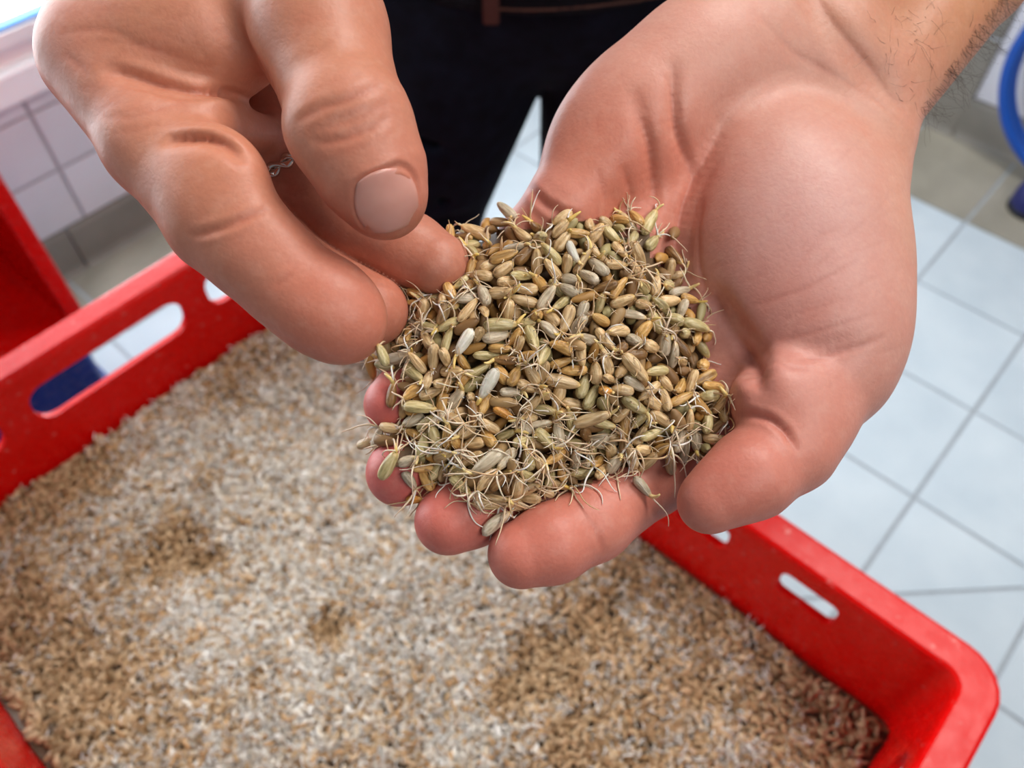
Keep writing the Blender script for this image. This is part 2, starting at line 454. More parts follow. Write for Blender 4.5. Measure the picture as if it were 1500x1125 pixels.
put_crate(TA, TB, RIM - CH, M_RED, 'red slotted plastic crate filled with sprouting grain below the hands')
for k in range(3):
    put_crate(TA, TB, k * CH, M_RED, ['red crate on the floor, bottom of the pile under the grain-filled crate', 'red crate second from the floor under the grain-filled crate', 'red crate directly beneath the grain-filled crate'][k], 'crates under the grain-filled crate')
# stack by the window wall: a blue crate with two red ones on it
SA, SB = 0.92, 0.1715
put_crate(SA + 0.2, SB - 0.3, 0.0, M_BLUE, 'lower blue plastic crate on the floor in the stack before the window wall', rot=math.pi / 2)
put_crate(SA + 0.2, SB - 0.3, CH, M_BLUE, 'upper blue crate under the red crate that stands on its side', rot=math.pi / 2)
side = put_crate(0, 0, 0, M_RED, 'red crate standing on its side on two blue crates before the window wall', me=plain_me)
side.matrix_world = Matrix(((0, -B[0], -A[0], 0), (0, -B[1], -A[1], 0), (1, 0, 0, 0), (0, 0, 0, 1)))
side.matrix_world.translation = room(SA + CH, SB - 0.3, 2 * CH + 0.2)

# ------------------------------------------------------------------ grain bed in the crate (nobody could count it)
def vnoise(x, y, scale, seed):
    r = np.random.default_rng(seed); g = r.random((64, 64))
    u, v = x / scale + 20.3, y / scale + 17.7
    i, j = np.floor(u).astype(int), np.floor(v).astype(int); fu, fv = u - i, v - j
    fu = fu * fu * (3 - 2 * fu); fv = fv * fv * (3 - 2 * fv)
    G_ = lambda a, b: g[a % 64, b % 64]
    return (G_(i, j) * (1 - fu) + G_(i + 1, j) * fu) * (1 - fv) + (G_(i, j + 1) * (1 - fu) + G_(i + 1, j + 1) * fu) * fv

# tan patches where the root felt is broken open (a, b, radius)
def onbed(u, v, z=0.716):
    d = RX * (u - 750) / FPX + UY * (562.5 - v) / FPX + VZ
    p = CAM + d * (z - CAM_H) / d[2]; return p @ A, p @ B
PATCH = [(255, 790, .022, 1), (200, 815, .02, .5), (300, 812, .014, .9), (480, 920, .013, 1), (800, 965, .026, 1), (870, 900, .03, .8), (745, 1005, .018, 1), (930, 850, .03, .5),
         (60, 700, .06, .45), (20, 900, .06, .5), (60, 1000, .06, .6), (130, 690, .03, .5), (1000, 960, .07, .45), (1150, 1010, .06, .55), (900, 1080, .07, .4), (110, 1060, .06, .5), (1240, 1080, .05, .5), (330, 560, .04, .3), (980, 820, .03, .5)]
PATCH = [(*onbed(u, v), r, s * 1.35) for u, v, r, s in PATCH]
CENTRE = onbed(560, 800)
def browning(a, b):
    t = np.zeros_like(a)
    for pa, pb, r, s in PATCH: t = np.maximum(t, s * np.exp(-((a - pa) ** 2 + (b - pb) ** 2) / r ** 2))
    ca, cb = CENTRE; far = np.sqrt(((a - ca) / 0.20) ** 2 + ((b - cb) / 0.13) ** 2)
    t = t + 0.22 * np.clip(far - 0.6, -0.5, 1) + 0.45 * (vnoise(a, b, 0.035, 3) - 0.5) + 0.5 * (vnoise(a, b, 0.012, 4) - 0.5)
    return np.clip(t, 0, 1)
def bed_height(a, b):
    z = 0.712 + 0.010 * (vnoise(a, b, 0.09, 5) - 0.5) + 0.006 * (vnoise(a, b, 0.025, 6) - 0.5)
    z = z + 0.030 * np.exp(-((b + 0.095) / 0.03) ** 2) * (a < 0.35)
    z = z + 0.008 * np.exp(-((b - 0.262) / 0.04) ** 2) + 0.008 * np.exp(-((a - 0.475) / 0.04) ** 2) * (b < 0.05)
    for pa, pb, r, s in PATCH[:8]: z = z - 0.006 * s * np.exp(-((a - pa) ** 2 + (b - pb) ** 2) / (0.8 * r) ** 2)
    return z
IA0, IA1, IB0, IB1 = -0.081, 0.474, -0.095, 0.259
def build_bed():
    V, F3, C = [], [], []
    na, nb = 120, 80
    aa, bb = np.meshgrid(np.linspace(IA0, IA1, na), np.linspace(IB0, IB1, nb), indexing='ij')
    P = A[None, None] * aa[..., None] + B[None, None] * bb[..., None]; P[..., 2] = bed_height(aa, bb) - 0.003
    idx = np.arange(na * nb).reshape(na, nb)
    q = np.stack([idx[:-1, :-1], idx[1:, :-1], idx[1:, 1:], idx[:-1, 1:]], -1).reshape(-1, 4)
    f0 = np.concatenate([q[:, [0, 1, 2]], q[:, [0, 2, 3]]])
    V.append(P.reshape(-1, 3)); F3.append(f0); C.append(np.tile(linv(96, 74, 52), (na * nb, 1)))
    off = na * nb
    # kernels: five-sided spindles
    N = 30000
    a = rng.uniform(IA0 + .0042, IA1 - .0042, N); b = rng.uniform(IB0 + .0042, IB1 - .0042, N)
    z = bed_height(a, b) + rng.uniform(-0.0025, 0.0025, N)
    cen = A[None] * a[:, None] + B[None] * b[:, None]; cen[:, 2] = z
    phi = rng.uniform(0, 2 * np.pi, N); el = rng.normal(0, 0.32, N)
    ax = np.stack([np.cos(phi) * np.cos(el), np.sin(phi) * np.cos(el), np.sin(el)], -1)
    sd = np.stack([-np.sin(phi), np.cos(phi), 0 * phi], -1); up = np.cross(ax, sd)
    L = rng.uniform(0.0034, 0.0047, N)[:, None]; W = rng.uniform(0.0012, 0.0018, N)[:, None]
    ts = [-1.0, -0.62, 0.1, 0.7, 1.0]; rs = [0.0, 0.75, 1.0, 0.68, 0.0]
    vv = []
    for t, r in zip(ts, rs):
        if r == 0: vv.append((cen + ax * L * t)[:, None]); continue
        ring = [cen + ax * L * t + W * r * (np.cos(w) * sd + np.sin(w) * up) for w in np.arange(5) * 2 * np.pi / 5]
        vv.append(np.stack(ring, 1))
    KV = np.concatenate(vv, 1)                       # N x 17 x 3
    fl = [(0, 1 + (i + 1) % 5, 1 + i) for i in range(5)]
    for k in range(2):
        for i in range(5):
            p, q_, r_, s_ = 1 + 5 * k + i, 1 + 5 * k + (i + 1) % 5, 6 + 5 * k + (i + 1) % 5, 6 + 5 * k + i
            fl += [(p, q_, r_), (p, r_, s_)]
    fl += [(16, 11 + i, 11 + (i + 1) % 5) for i in range(5)]
    fl = np.array(fl)
    V.append(KV.reshape(-1, 3)); F3.append((fl[None] + (np.arange(N) * 17)[:, None, None] + off).reshape(-1, 3))
    br_ = browning(a, b)
    pal = np.array([linv(196, 168, 134), linv(176, 146, 108), linv(206, 186, 160), linv(164, 126, 84), linv(190, 150, 104)])
    pal_b = np.array([linv(158, 124, 86), linv(180, 148, 110), linv(140, 108, 72), linv(192, 162, 126)])
    pal_w = np.array([linv(218, 208, 194), linv(200, 188, 172), linv(226, 220, 212)])
    kc = pal[rng.integers(0, 5, N)]
    w = rng.random(N)
    kc = np.where((w < br_ * 1.3)[:, None], pal_b[rng.integers(0, 4, N)], kc)
    kc = np.where((w > 0.50 + br_ * 1.0)[:, None], pal_w[rng.integers(0, 3, N)], kc)
    kc = kc * rng.uniform(0.88, 1.18, N)[:, None]
    C.append(np.repeat(kc, 17, 0)); off += N * 17
    # pale curly rootlets felted over it
    M = 40000
    a = rng.uniform(IA0 + .004, IA1 - .004, M); b = rng.uniform(IB0 + .004, IB1 - .004, M)
    keep = rng.random(M) > browning(a, b) * 1.15 + 0.02
    a, b = a[keep], b[keep]; M = len(a)
    cen = A[None] * a[:, None] + B[None] * b[:, None]; cen[:, 2] = bed_height(a, b) + rng.uniform(0.0, 0.0035, M)
    phi = rng.uniform(0, 2 * np.pi, M); cur = rng.normal(0, 0.7, M); el = rng.normal(0.05, 0.4, M)
    p = cen.copy(); pts = []
    seglen = rng.uniform(0.0013, 0.0028, M)[:, None]
    dirs = []
    for s in range(4):
        d = np.stack([np.cos(phi) * np.cos(el), np.sin(phi) * np.cos(el), np.sin(el)], -1)
        pts.append(p.copy()); dirs.append(d); p = p + d * seglen; phi = phi + cur; el = el * 0.6 - 0.1
    RV = []
    for s in range(4):
        d = dirs[s]; sd = np.cross(d, np.array([0, 0, 1.0])); sd /= np.linalg.norm(sd, axis=1, keepdims=True) + 1e-9; up = np.cross(sd, d)
        rad = [0.00066, 0.00062, 0.00050, 0.0002][s]
        RV.append(np.stack([pts[s] + rad * (np.cos(w) * sd + np.sin(w) * up) for w in (0, 2.1, 4.2)], 1))
    RV = np.concatenate(RV, 1)
    fl = []
    for k in range(3):
        for i in range(3):
            p0, p1, p2, p3 = 3 * k + i, 3 * k + (i + 1) % 3, 3 * k + 3 + (i + 1) % 3, 3 * k + 3 + i
            fl += [(p0, p1, p2), (p0, p2, p3)]
    fl = np.array(fl)
    V.append(RV.reshape(-1, 3)); F3.append((fl[None] + (np.arange(M) * 12)[:, None, None] + off).reshape(-1, 3))
    palr = np.array([linv(222, 216, 208), linv(232, 228, 222), linv(206, 196, 184), linv(214, 200, 180)])
    C.append(np.repeat(palr[rng.integers(0, 4, M)] * rng.uniform(0.85, 1.05, M)[:, None], 12, 0))
    me = mesh_np('grain_bed', np.concatenate(V), np.concatenate(F3))
    set_color(me, 'tone', np.concatenate(C))
    return me
bed = link('grain_bed', build_bed(), M_BED, kind='stuff', category='grain', label='bed of pale sprouting grain felted with white rootlets filling the red crate')

# ------------------------------------------------------------------ implicit surfaces (hands, clothes)
def smin(a, b, k):
    if k <= 0: return np.minimum(a, b)
    h = np.maximum(k - np.abs(a - b), 0) / k
    return np.minimum(a, b) - h * h * k * 0.25
class Field:
    def __init__(s, lo, hi, h):
        s.h = h; s.lo = np.array(lo, np.float32)
        s.n = [int(math.ceil((hi[i] - lo[i]) / h)) + 1 for i in range(3)]
        s.ax = [(s.lo[i] + h * np.arange(s.n[i])).astype(np.float32) for i in range(3)]
        s.D = np.full(s.n, 50.0 * h, np.float32)
    def block(s, lo, hi):
        i0 = [max(0, int((lo[i] - s.lo[i]) / s.h)) for i in range(3)]
        i1 = [min(s.n[i], int((hi[i] - s.lo[i]) / s.h) + 2) for i in range(3)]
        if any(i1[i] <= i0[i] for i in range(3)): return None
        sl = tuple(slice(i0[i], i1[i]) for i in range(3))
        g = (s.ax[0][sl[0]][:, None, None], s.ax[1][sl[1]][None, :, None], s.ax[2][sl[2]][None, None, :])
        return sl, g
    @staticmethod
    def cone(g, a, b, r1, r2):
        ba = b - a; l2 = float(ba @ ba) + 1e-9
        x, y, z = g[0] - a[0], g[1] - a[1], g[2] - a[2]
        t = np.clip((x * ba[0] + y * ba[1] + z * ba[2]) / l2, 0, 1)
        return np.sqrt((x - t * ba[0]) ** 2 + (y - t * ba[1]) ** 2 + (z - t * ba[2]) ** 2) - (r1 + (r2 - r1) * t)
    @staticmethod
    def ell(g, c, M, r):
        x, y, z = g[0] - c[0], g[1] - c[1], g[2] - c[2]
        q = [(x * M[i][0] + y * M[i][1] + z * M[i][2]) for i in range(3)]
        k0 = np.sqrt(sum((q[i] / r[i]) ** 2 for i in range(3))); k1 = np.sqrt(sum((q[i] / r[i] ** 2) ** 2 for i in range(3))) + 1e-6
        return k0 * (k0 - 1) / k1
    def add_cone(s, a, b, r1, r2, k):
        R = max(r1, r2) + k * 1.2 + 1.5 * s.h
        bl = s.block(np.minimum(a, b) - R, np.maximum(a, b) + R)
        if bl: s.D[bl[0]] = smin(s.D[bl[0]], s.cone(bl[1], a, b, r1, r2), k)
    def add_ell(s, c, M, r, k):
        R = max(r) + k * 1.2 + 1.5 * s.h
        bl = s.block(c - R, c + R)
        if bl: s.D[bl[0]] = smin(s.D[bl[0]], s.ell(bl[1], c, M, r), k)
    def add_chain(s, pts, rad, kin, kout):        # finger: blends into what is there, stays apart from its neighbours
        R = max(rad) + kout * 1.2 + 1.5 * s.h
        P = np.array(pts); bl = s.block(P.min(0) - R, P.max(0) + R)
        f = None
        for i in range(len(P) - 1):
            c = s.cone(bl[1], P[i], P[i + 1], rad[i], rad[i + 1])
            f = c if f is None else smin(f, c, kin)
        return bl[0], f
    def cut_tube(s, pts, r, k):
        for i in range(len(pts) - 1):
            R = r[i] + k * 1.2 + 2 * s.h
            bl = s.block(np.minimum(pts[i], pts[i + 1]) - R, np.maximum(pts[i], pts[i + 1]) + R)
            if bl:
                c = s.cone(bl[1], pts[i], pts[i + 1], r[i], r[i + 1])
                s.D[bl[0]] = -smin(-s.D[bl[0]], c, k)
    def at(s, p):
        p = np.atleast_2d(np.asarray(p, np.float32)); q = (p - s.lo) / s.h
        i = np.floor(q).astype(int)
        for ax in range(3): i[:, ax] = np.clip(i[:, ax], 0, s.n[ax] - 2)
        f = np.clip(q - i, 0, 1); D = s.D; r = 0
        for dx in (0, 1):
            for dy in (0, 1):
                for dz in (0, 1):
                    w = (f[:, 0] if dx else 1 - f[:, 0]) * (f[:, 1] if dy else 1 - f[:, 1]) * (f[:, 2] if dz else 1 - f[:, 2])
                    r = r + w * D[i[:, 0] + dx, i[:, 1] + dy, i[:, 2] + dz]
        return r
    def grad(s, p):
        e = s.h * 0.8; g = np.stack([s.at(p + np.eye(3, dtype=np.float32)[k] * e) - s.at(p - np.eye(3, dtype=np.float32)[k] * e) for k in range(3)], -1)
        return g / (np.linalg.norm(g, axis=1, keepdims=True) + 1e-9)
    def depth_at(s, u, v, d0=140.0, d1=270.0):    # first surface met along the sight line of a picture point
        u = np.atleast_1d(np.asarray(u, float)); v = np.atleast_1d(np.asarray(v, float))
        d = np.full(len(u), d0); done = np.zeros(len(u), bool)
        hi = np.array([s.ax[i][-1] for i in range(3)])
        for _ in range(90):
            p = np.stack([(u - 750) * d / FPX, (562.5 - v) * d / FPX, d], -1)
            ins = np.all((p >= s.lo) & (p <= hi), axis=1)
            f = np.where(ins, s.at(p), 2.0)
            done |= f < 0.03
            d = np.where(done, d, d + np.maximum(f * 0.8, 0.05)); 
            if np.all(done | (d > d1)): break
        return np.where(done, d, np.nan)
    def mesh(s):
        D = s.D.copy()
        for ax in range(3):
            sl = [slice(None)] * 3
            for e in (0, -1): sl[ax] = e; D[tuple(sl)] = np.maximum(D[tuple(sl)], s.h)
        S = D < 0; n = s.n
        c = np.zeros((n[0] - 1, n[1] - 1, n[2] - 1), np.int8)
        for dx in (0, 1):
            for dy in (0, 1):
                for dz in (0, 1): c += S[dx:n[0] - 1 + dx, dy:n[1] - 1 + dy, dz:n[2] - 1 + dz]
        ijk = np.argwhere((c > 0) & (c < 8))
        vid = np.full(c.shape, -1, np.int32); vid[ijk[:, 0], ijk[:, 1], ijk[:, 2]] = np.arange(len(ijk))
        acc = np.zeros((len(ijk), 3)); cnt = np.zeros(len(ijk))
        cor = [(x, y, z) for x in (0, 1) for y in (0, 1) for z in (0, 1)]
        val = {q: D[ijk[:, 0] + q[0], ijk[:, 1] + q[1], ijk[:, 2] + q[2]] for q in cor}
        for q in cor:
            for ax in range(3):
                if q[ax] == 0:
                    q2 = tuple(q[i] + (i == ax) for i in range(3)); a, b = val[q], val[q2]
                    m = (a < 0) != (b < 0); t = np.where(m, a / np.where(m, a - b, 1), 0)
                    p = np.array(q, float)[None] + np.eye(3)[ax][None] * t[:, None]
                    acc[m] += p[m]; cnt[m] += 1
        V = (ijk + acc / cnt[:, None]) * s.h + s.lo
        F = []
        for ax in range(3):
            u, v = (ax + 1) % 3, (ax + 2) % 3
            sl0 = [slice(None)] * 3; sl1 = [slice(None)] * 3
            sl0[ax] = slice(0, n[ax] - 1); sl1[ax] = slice(1, n[ax])
            e = np.argwhere(S[tuple(sl0)] != S[tuple(sl1)])
            e = e[(e[:, u] > 0) & (e[:, v] > 0) & (e[:, u] < n[u] - 1) & (e[:, v] < n[v] - 1)]
            du, dv = np.eye(3, dtype=int)[u], np.eye(3, dtype=int)[v]
            g = lambda o: vid[tuple((e - o).T)]
            quad = np.stack([g(du + dv), g(dv), g(0 * du), g(du)], -1)
            inside = S[e[:, 0], e[:, 1], e[:, 2]]
            quad[~inside] = quad[~inside][:, ::-1]
            F.append(quad)
        F = np.concatenate(F); F = F[(F >= 0).all(1)]
        for _ in range(2):
            V = V - s.grad(V) * np.clip(s.at(V), -s.h, s.h)[:, None] * 0.7
        return V, F

def chain_px(L):        # rows of (u, v, depth, radius in px) -> points and radii in mm
    return [pxmm(u, v, d) for u, v, d, r in L], [r * d / FPX for u, v, d, r in L]
def frame3(x, y):
    x = x / np.linalg.norm(x); y = y - x * (x @ y); y = y / np.linalg.norm(y)
    return np.array([x, y, np.cross(x, y)])
HV = 0.52
def ell_px(Fd, c, ax_to, L, Wd, T, k, zt=(0, 0, 1)):     # ellipsoid: long axis towards another picture point
    p, q = pxmm(*c), pxmm(*ax_to)
    M = frame3(q - p, np.cross(np.array(zt, float), q - p))
    Fd.add_ell(p, M, (L, Wd, T), k)
def curve_on(Fd, uv, step=6):       # a picture-traced line laid on the surface, in mm
    uv = np.array(uv, float)
    seg = np.r_[0, np.cumsum(np.linalg.norm(np.diff(uv, axis=0), axis=1))]
    t = np.linspace(0, seg[-1], max(5, int(seg[-1] / step)))
    # smooth the polyline a little
    u, v = np.interp(t, seg, uv[:, 0]), np.interp(t, seg, uv[:, 1])
    for _ in range(4):
        u[1:-1] = (u[:-2] + 2 * u[1:-1] + u[2:]) / 4; v[1:-1] = (v[:-2] + 2 * v[1:-1] + v[2:]) / 4
    d = Fd.depth_at(u, v); ok = ~np.isnan(d)
    if ok.sum() < 2: return None
    d = np.interp(t, t[ok], d[ok])
    for _ in range(40): d[1:-1] = (d[:-2] + 2 * d[1:-1] + d[2:]) / 4
    w = np.sin(np.pi * np.clip(t / seg[-1], 0.0, 1)) ** 0.6
    return np.stack([(u - 750) * d / FPX, (562.5 - v) * d / FPX, d], -1), w
def fold(Fd, uv, depth, width, sharp=0.0):      # press a fold into the volume
    c = curve_on(Fd, uv)
    if c is None: return
    P, w = c; R = 4 * width + 2
    bl = Fd.block(P.min(0) - R, P.max(0) + R); best = None; dep = None
    for k in range(0, len(P), 2):
        d2 = np.sqrt((bl[1][0] - P[k][0]) ** 2 + (bl[1][1] - P[k][1]) ** 2 + (bl[1][2] - P[k][2]) ** 2)
        h = w[k] * np.exp(-(d2 / width) ** 2)
        best = h if best is None else np.maximum(best, h)
    Fd.D[bl[0]] += depth * best.astype(np.float32)
LINES = {'L': [], 'R': []}          # fine skin lines: (curve, weight, depth mm, width mm, redness)
def line(Fd, side, uv, depth, width, red=0.3, puff=0.0):
    c = curve_on(Fd, uv, 3)
    if c is not None: LINES[side].append((*c, depth, width, red, puff))
def engrave(Fd, V, C, side, Fc):
    N = Fd.grad(V); disp = np.zeros(len(V)); tint = np.zeros(len(V))
    for P, w, depth, width, red, puff in LINES[side]:
        R = 5 * width + 1.5
        m = np.where(np.all((V > P.min(0) - R) & (V < P.max(0) + R), axis=1))[0]
        if len(m) == 0: continue
        best = np.full(len(m), 1e9); ww = np.zeros(len(m))
        for k in range(len(P)):
            d = ((V[m] - P[k]) ** 2).sum(1); b = d < best
            best[b] = d[b]; ww[b] = w[k]
        d = np.sqrt(best)
        disp[m] -= ww * depth * np.exp(-d / width)
        if puff: disp[m] += ww * puff * np.exp(-((d - 2.6 * width) / (1.3 * width)) ** 2)
        tint[m] = np.maximum(tint[m], ww * red * np.exp(-(d / (0.7 * width + 0.25)) ** 2))
    V = V + N * disp[:, None]
    E = np.concatenate([Fc[:, [0, 1]], Fc[:, [1, 2]], Fc[:, [2, 3]], Fc[:, [3, 0]]]); E = np.concatenate([E, E[:, ::-1]])
    deg = np.maximum(np.bincount(E[:, 0], minlength=len(V)), 1)[:, None]
    for lam in (0.5, -0.3, 0.5):                     # settle the ragged edges of the creases
        avg = np.stack([np.bincount(E[:, 0], V[E[:, 1], a], len(V)) for a in range(3)], -1) / deg
        V = V + lam * (avg - V)
    C = C * (1 - tint[:, None]) + C * np.array([0.62, 0.36, 0.32]) * tint[:, None]
    return V, C

# ---- open palm (the person's left hand and forearm)
def build_palm_hand():
    lo = pxmm(520, 1000, 175); hi = pxmm(1560, -150, 250)
    Fd = Field((-42, -62, 158), (178, 142, 262), HV)
    P = pxmm
    # forearm and wrist: two bones side by side
    wr = 17.2
    for du, dv, dd in ((-78, -53, 2), (0, 0, -2), (78, 53, 2)):
        Fd.add_cone(P(1190 + du, 85 + dv, 226 + dd), P(1330 + du * 1.05, -110 + dv * 1.05, 245 + dd), 16.4, 19.5, 5)
        Fd.add_cone(P(1330 + du * 1.05, -110 + dv * 1.05, 245 + dd), P(1480 + du * 1.1, -330 + dv * 1.1, 268 + dd), 19.5, 22, 5)
    mc = [[(1105, 42, 222, 74), (830, 300, 208, 58)], [(1140, 70, 226, 80), (905, 392, 214, 60)],
          [(1180, 90, 228, 84), (985, 482, 216, 62)], [(1225, 120, 227, 84), (1062, 568, 213, 63)]]
    for m in mc:
        p, r = chain_px(m); Fd.add_cone(p[0], p[1], r[0], r[1], 8)
    # heel of the hand, little-finger side
    ell_px(Fd, (940, 160, 213), (800, 290, 210), 31, 17.0, 15, 7)
    ell_px(Fd, (1060, 75, 216), (1190, 60, 224), 22, 17, 13, 8)
    # ball of the thumb
    p, r = chain_px([(1268, 215, 221, 66), (1214, 540, 205, 80)]); Fd.add_cone(p[0], p[1], r[0], r[1], 9)
    ell_px(Fd, (1172, 372, 208), (1205, 560, 204), 39, 26.5, 18.5, 8)
    ell_px(Fd, (1205, 478, 203), (1205, 600, 201), 21, 18.5, 15, 7)
    base = Fd.D.copy()
    out = Fd.D.copy()
    # thumb
    th, rt = chain_px([(1204, 552, 202, 78), (1155, 652, 192, 66), (1098, 697, 186.5, 61), (1036, 738, 184, 43)])
    fingers = [(th, rt, 4, 5),
        (*chain_px([(1062, 568, 213, 63), (955, 695, 207, 57), (868, 765, 197, 55), (808, 796, 192, 56), (764, 812, 190, 50)]), 3, 6),
        (*chain_px([(985, 482, 216, 62), (830, 650, 215, 57), (735, 715, 204, 55), (690, 744, 198, 55), (657, 763, 195, 50)]), 3, 6),
        (*chain_px([(905, 392, 214, 60), (745, 575, 217, 56), (650, 645, 209, 53), (586, 692, 202, 50)]), 3, 6),
        (*chain_px([(830, 310, 210, 58), (790, 350, 211, 54), (690, 470, 215, 50), (620, 545, 210, 46), (577, 592, 204, 44)]), 3, 4)]
    for pts, rad, kin, kout in fingers:
        sl, f = Fd.add_chain(pts, rad, kin, kout)
        out[sl] = np.minimum(out[sl], smin(base[sl], f, kout))
    Fd.D = out
    # pads and flesh folds
    ell_px(Fd, (1165, 596, 192), (1230, 640, 196), 15, 10, 9, 5)
    ell_px(Fd, (1150, 575, 194), (1100, 590, 194), 13, 9, 8, 4)
    ell_px(Fd, (1068, 712, 182), (1020, 742, 182), 10, 7.5, 5.5, 4)
    # folds and lines
    fold(Fd, [(1045, 430), (1075, 488), (1105, 535), (1114, 570)], 6.5, 3.0)
    fold(Fd, [(1062, 180), (1036, 228), (1012, 275), (996, 330), (988, 390), (992, 440), (1010, 500)], 2.2, 3.4)
    fold(Fd, [(985, 90), (988, 187), (1006, 233), (1013, 275)], 1.5, 2.4)
    fold(Fd, [(925, 130), (950, 215), (962, 320)], 1.2, 2.4)
    fold(Fd, [(1175, 520), (1220, 512), (1265, 505)], 0.8, 3)
    fold(Fd, [(1150, -60), (1205, 20), (1265, 95), (1335, 175)], 1.4, 4.0)
    line(Fd, 'L', [(1079, 608), (1100, 607), (1128, 614), (1150, 632), (1167, 662)], 1.3, 0.7, .6, .35)
    line(Fd, 'L', [(1045, 430), (1072, 480), (1104, 530), (1116, 552), (1112, 575)], 2.0, 0.9, .6, .3)
    line(Fd, 'L', [(1062, 185), (1038, 228), (1016, 262), (1000, 303), (990, 350), (987, 400), (992, 450)], 0.9, 0.8, .45, .2)
    line(Fd, 'L', [(1030, 290), (1022, 340), (1024, 390), (1040, 440), (1062, 480)], 0.5, 0.9, .3)
    line(Fd, 'L', [(986, 95), (985, 140), (989, 190), (1000, 220), (1010, 240), (1013, 265)], 0.7, 0.8, .4, .2)
    line(Fd, 'L', [(938, 170), (950, 205), (955, 240), (961, 305)], 0.7, 0.8, .4, .15)
    line(Fd, 'L', [(912, 240), (922, 275), (934, 312)], 0.6, 0.8, .4)
    line(Fd, 'L', [(874, 245), (888, 300)], 0.3, 0.7, .25)
    line(Fd, 'L', [(775, 271), (785, 285), (800, 300), (822, 312), (850, 320)], 1.2, 0.8, .55, .4)
    line(Fd, 'L', [(884, 812), (879, 795), (872, 778), (866, 762)], 0.35, 0.6, .3, .1)
    line(Fd, 'L', [(962, 760), (952, 747), (942, 728), (938, 712)], 0.45, 0.6, .35, .1)
    line(Fd, 'L', [(1178, -30), (1225, 40), (1275, 100), (1325, 168)], 0.45, 0.9, .25)
    line(Fd, 'L', [(1100, 10), (1160, 75), (1230, 115), (1290, 150), (1330, 190)], 0.35, 1.0, .2)
    line(Fd, 'L', [(1085, 452), (1130, 440), (1180, 422), (1260, 378)], 0.22, 0.5, .3)
    line(Fd, 'L', [(1120, 505), (1200, 485), (1290, 455)], 0.2, 0.5, .3)
    line(Fd, 'L', [(1140, 470), (1180, 455), (1230, 440)], 0.16, 0.45, .25)
    line(Fd, 'L', [(1165, 530), (1205, 522), (1255, 510), (1300, 490)], 0.3, 0.6, .3, .1)
    line(Fd, 'L', [(1130, 530), (1160, 540), (1190, 540)], 0.35, 0.6, .3)
    r2 = np.random.default_rng(5)
    for k in range(46):                              # hairline skin lines over the palm
        u0, v0 = r2.uniform(1020, 1320), r2.uniform(140, 600); an = r2.normal(-0.45, 0.35); L = r2.uniform(25, 80)
        line(Fd, 'L', [(u0, v0), (u0 + L / 2 * math.cos(an), v0 + L / 2 * math.sin(an) + r2.normal(0, 3)), (u0 + L * math.cos(an), v0 + L * math.sin(an))], 0.07, 0.45, .14)
    for k in range(22):
        u0, v0 = r2.uniform(800, 1000), r2.uniform(90, 300); an = r2.normal(1.25, 0.25); L = r2.uniform(20, 60)
        line(Fd, 'L', [(u0, v0), (u0 + L * math.cos(an), v0 + L * math.sin(an))], 0.08, 0.45, .14)
    for k in range(12):                              # worn ridges on the index fingertip
        line(Fd, 'L', [(722 + k * 4.2, 806 + r2.uniform(-4, 4)), (726 + k * 4, 832 + r2.uniform(-5, 5))], 0.06, 0.3, .12)
    return Fd
FL = build_palm_hand()

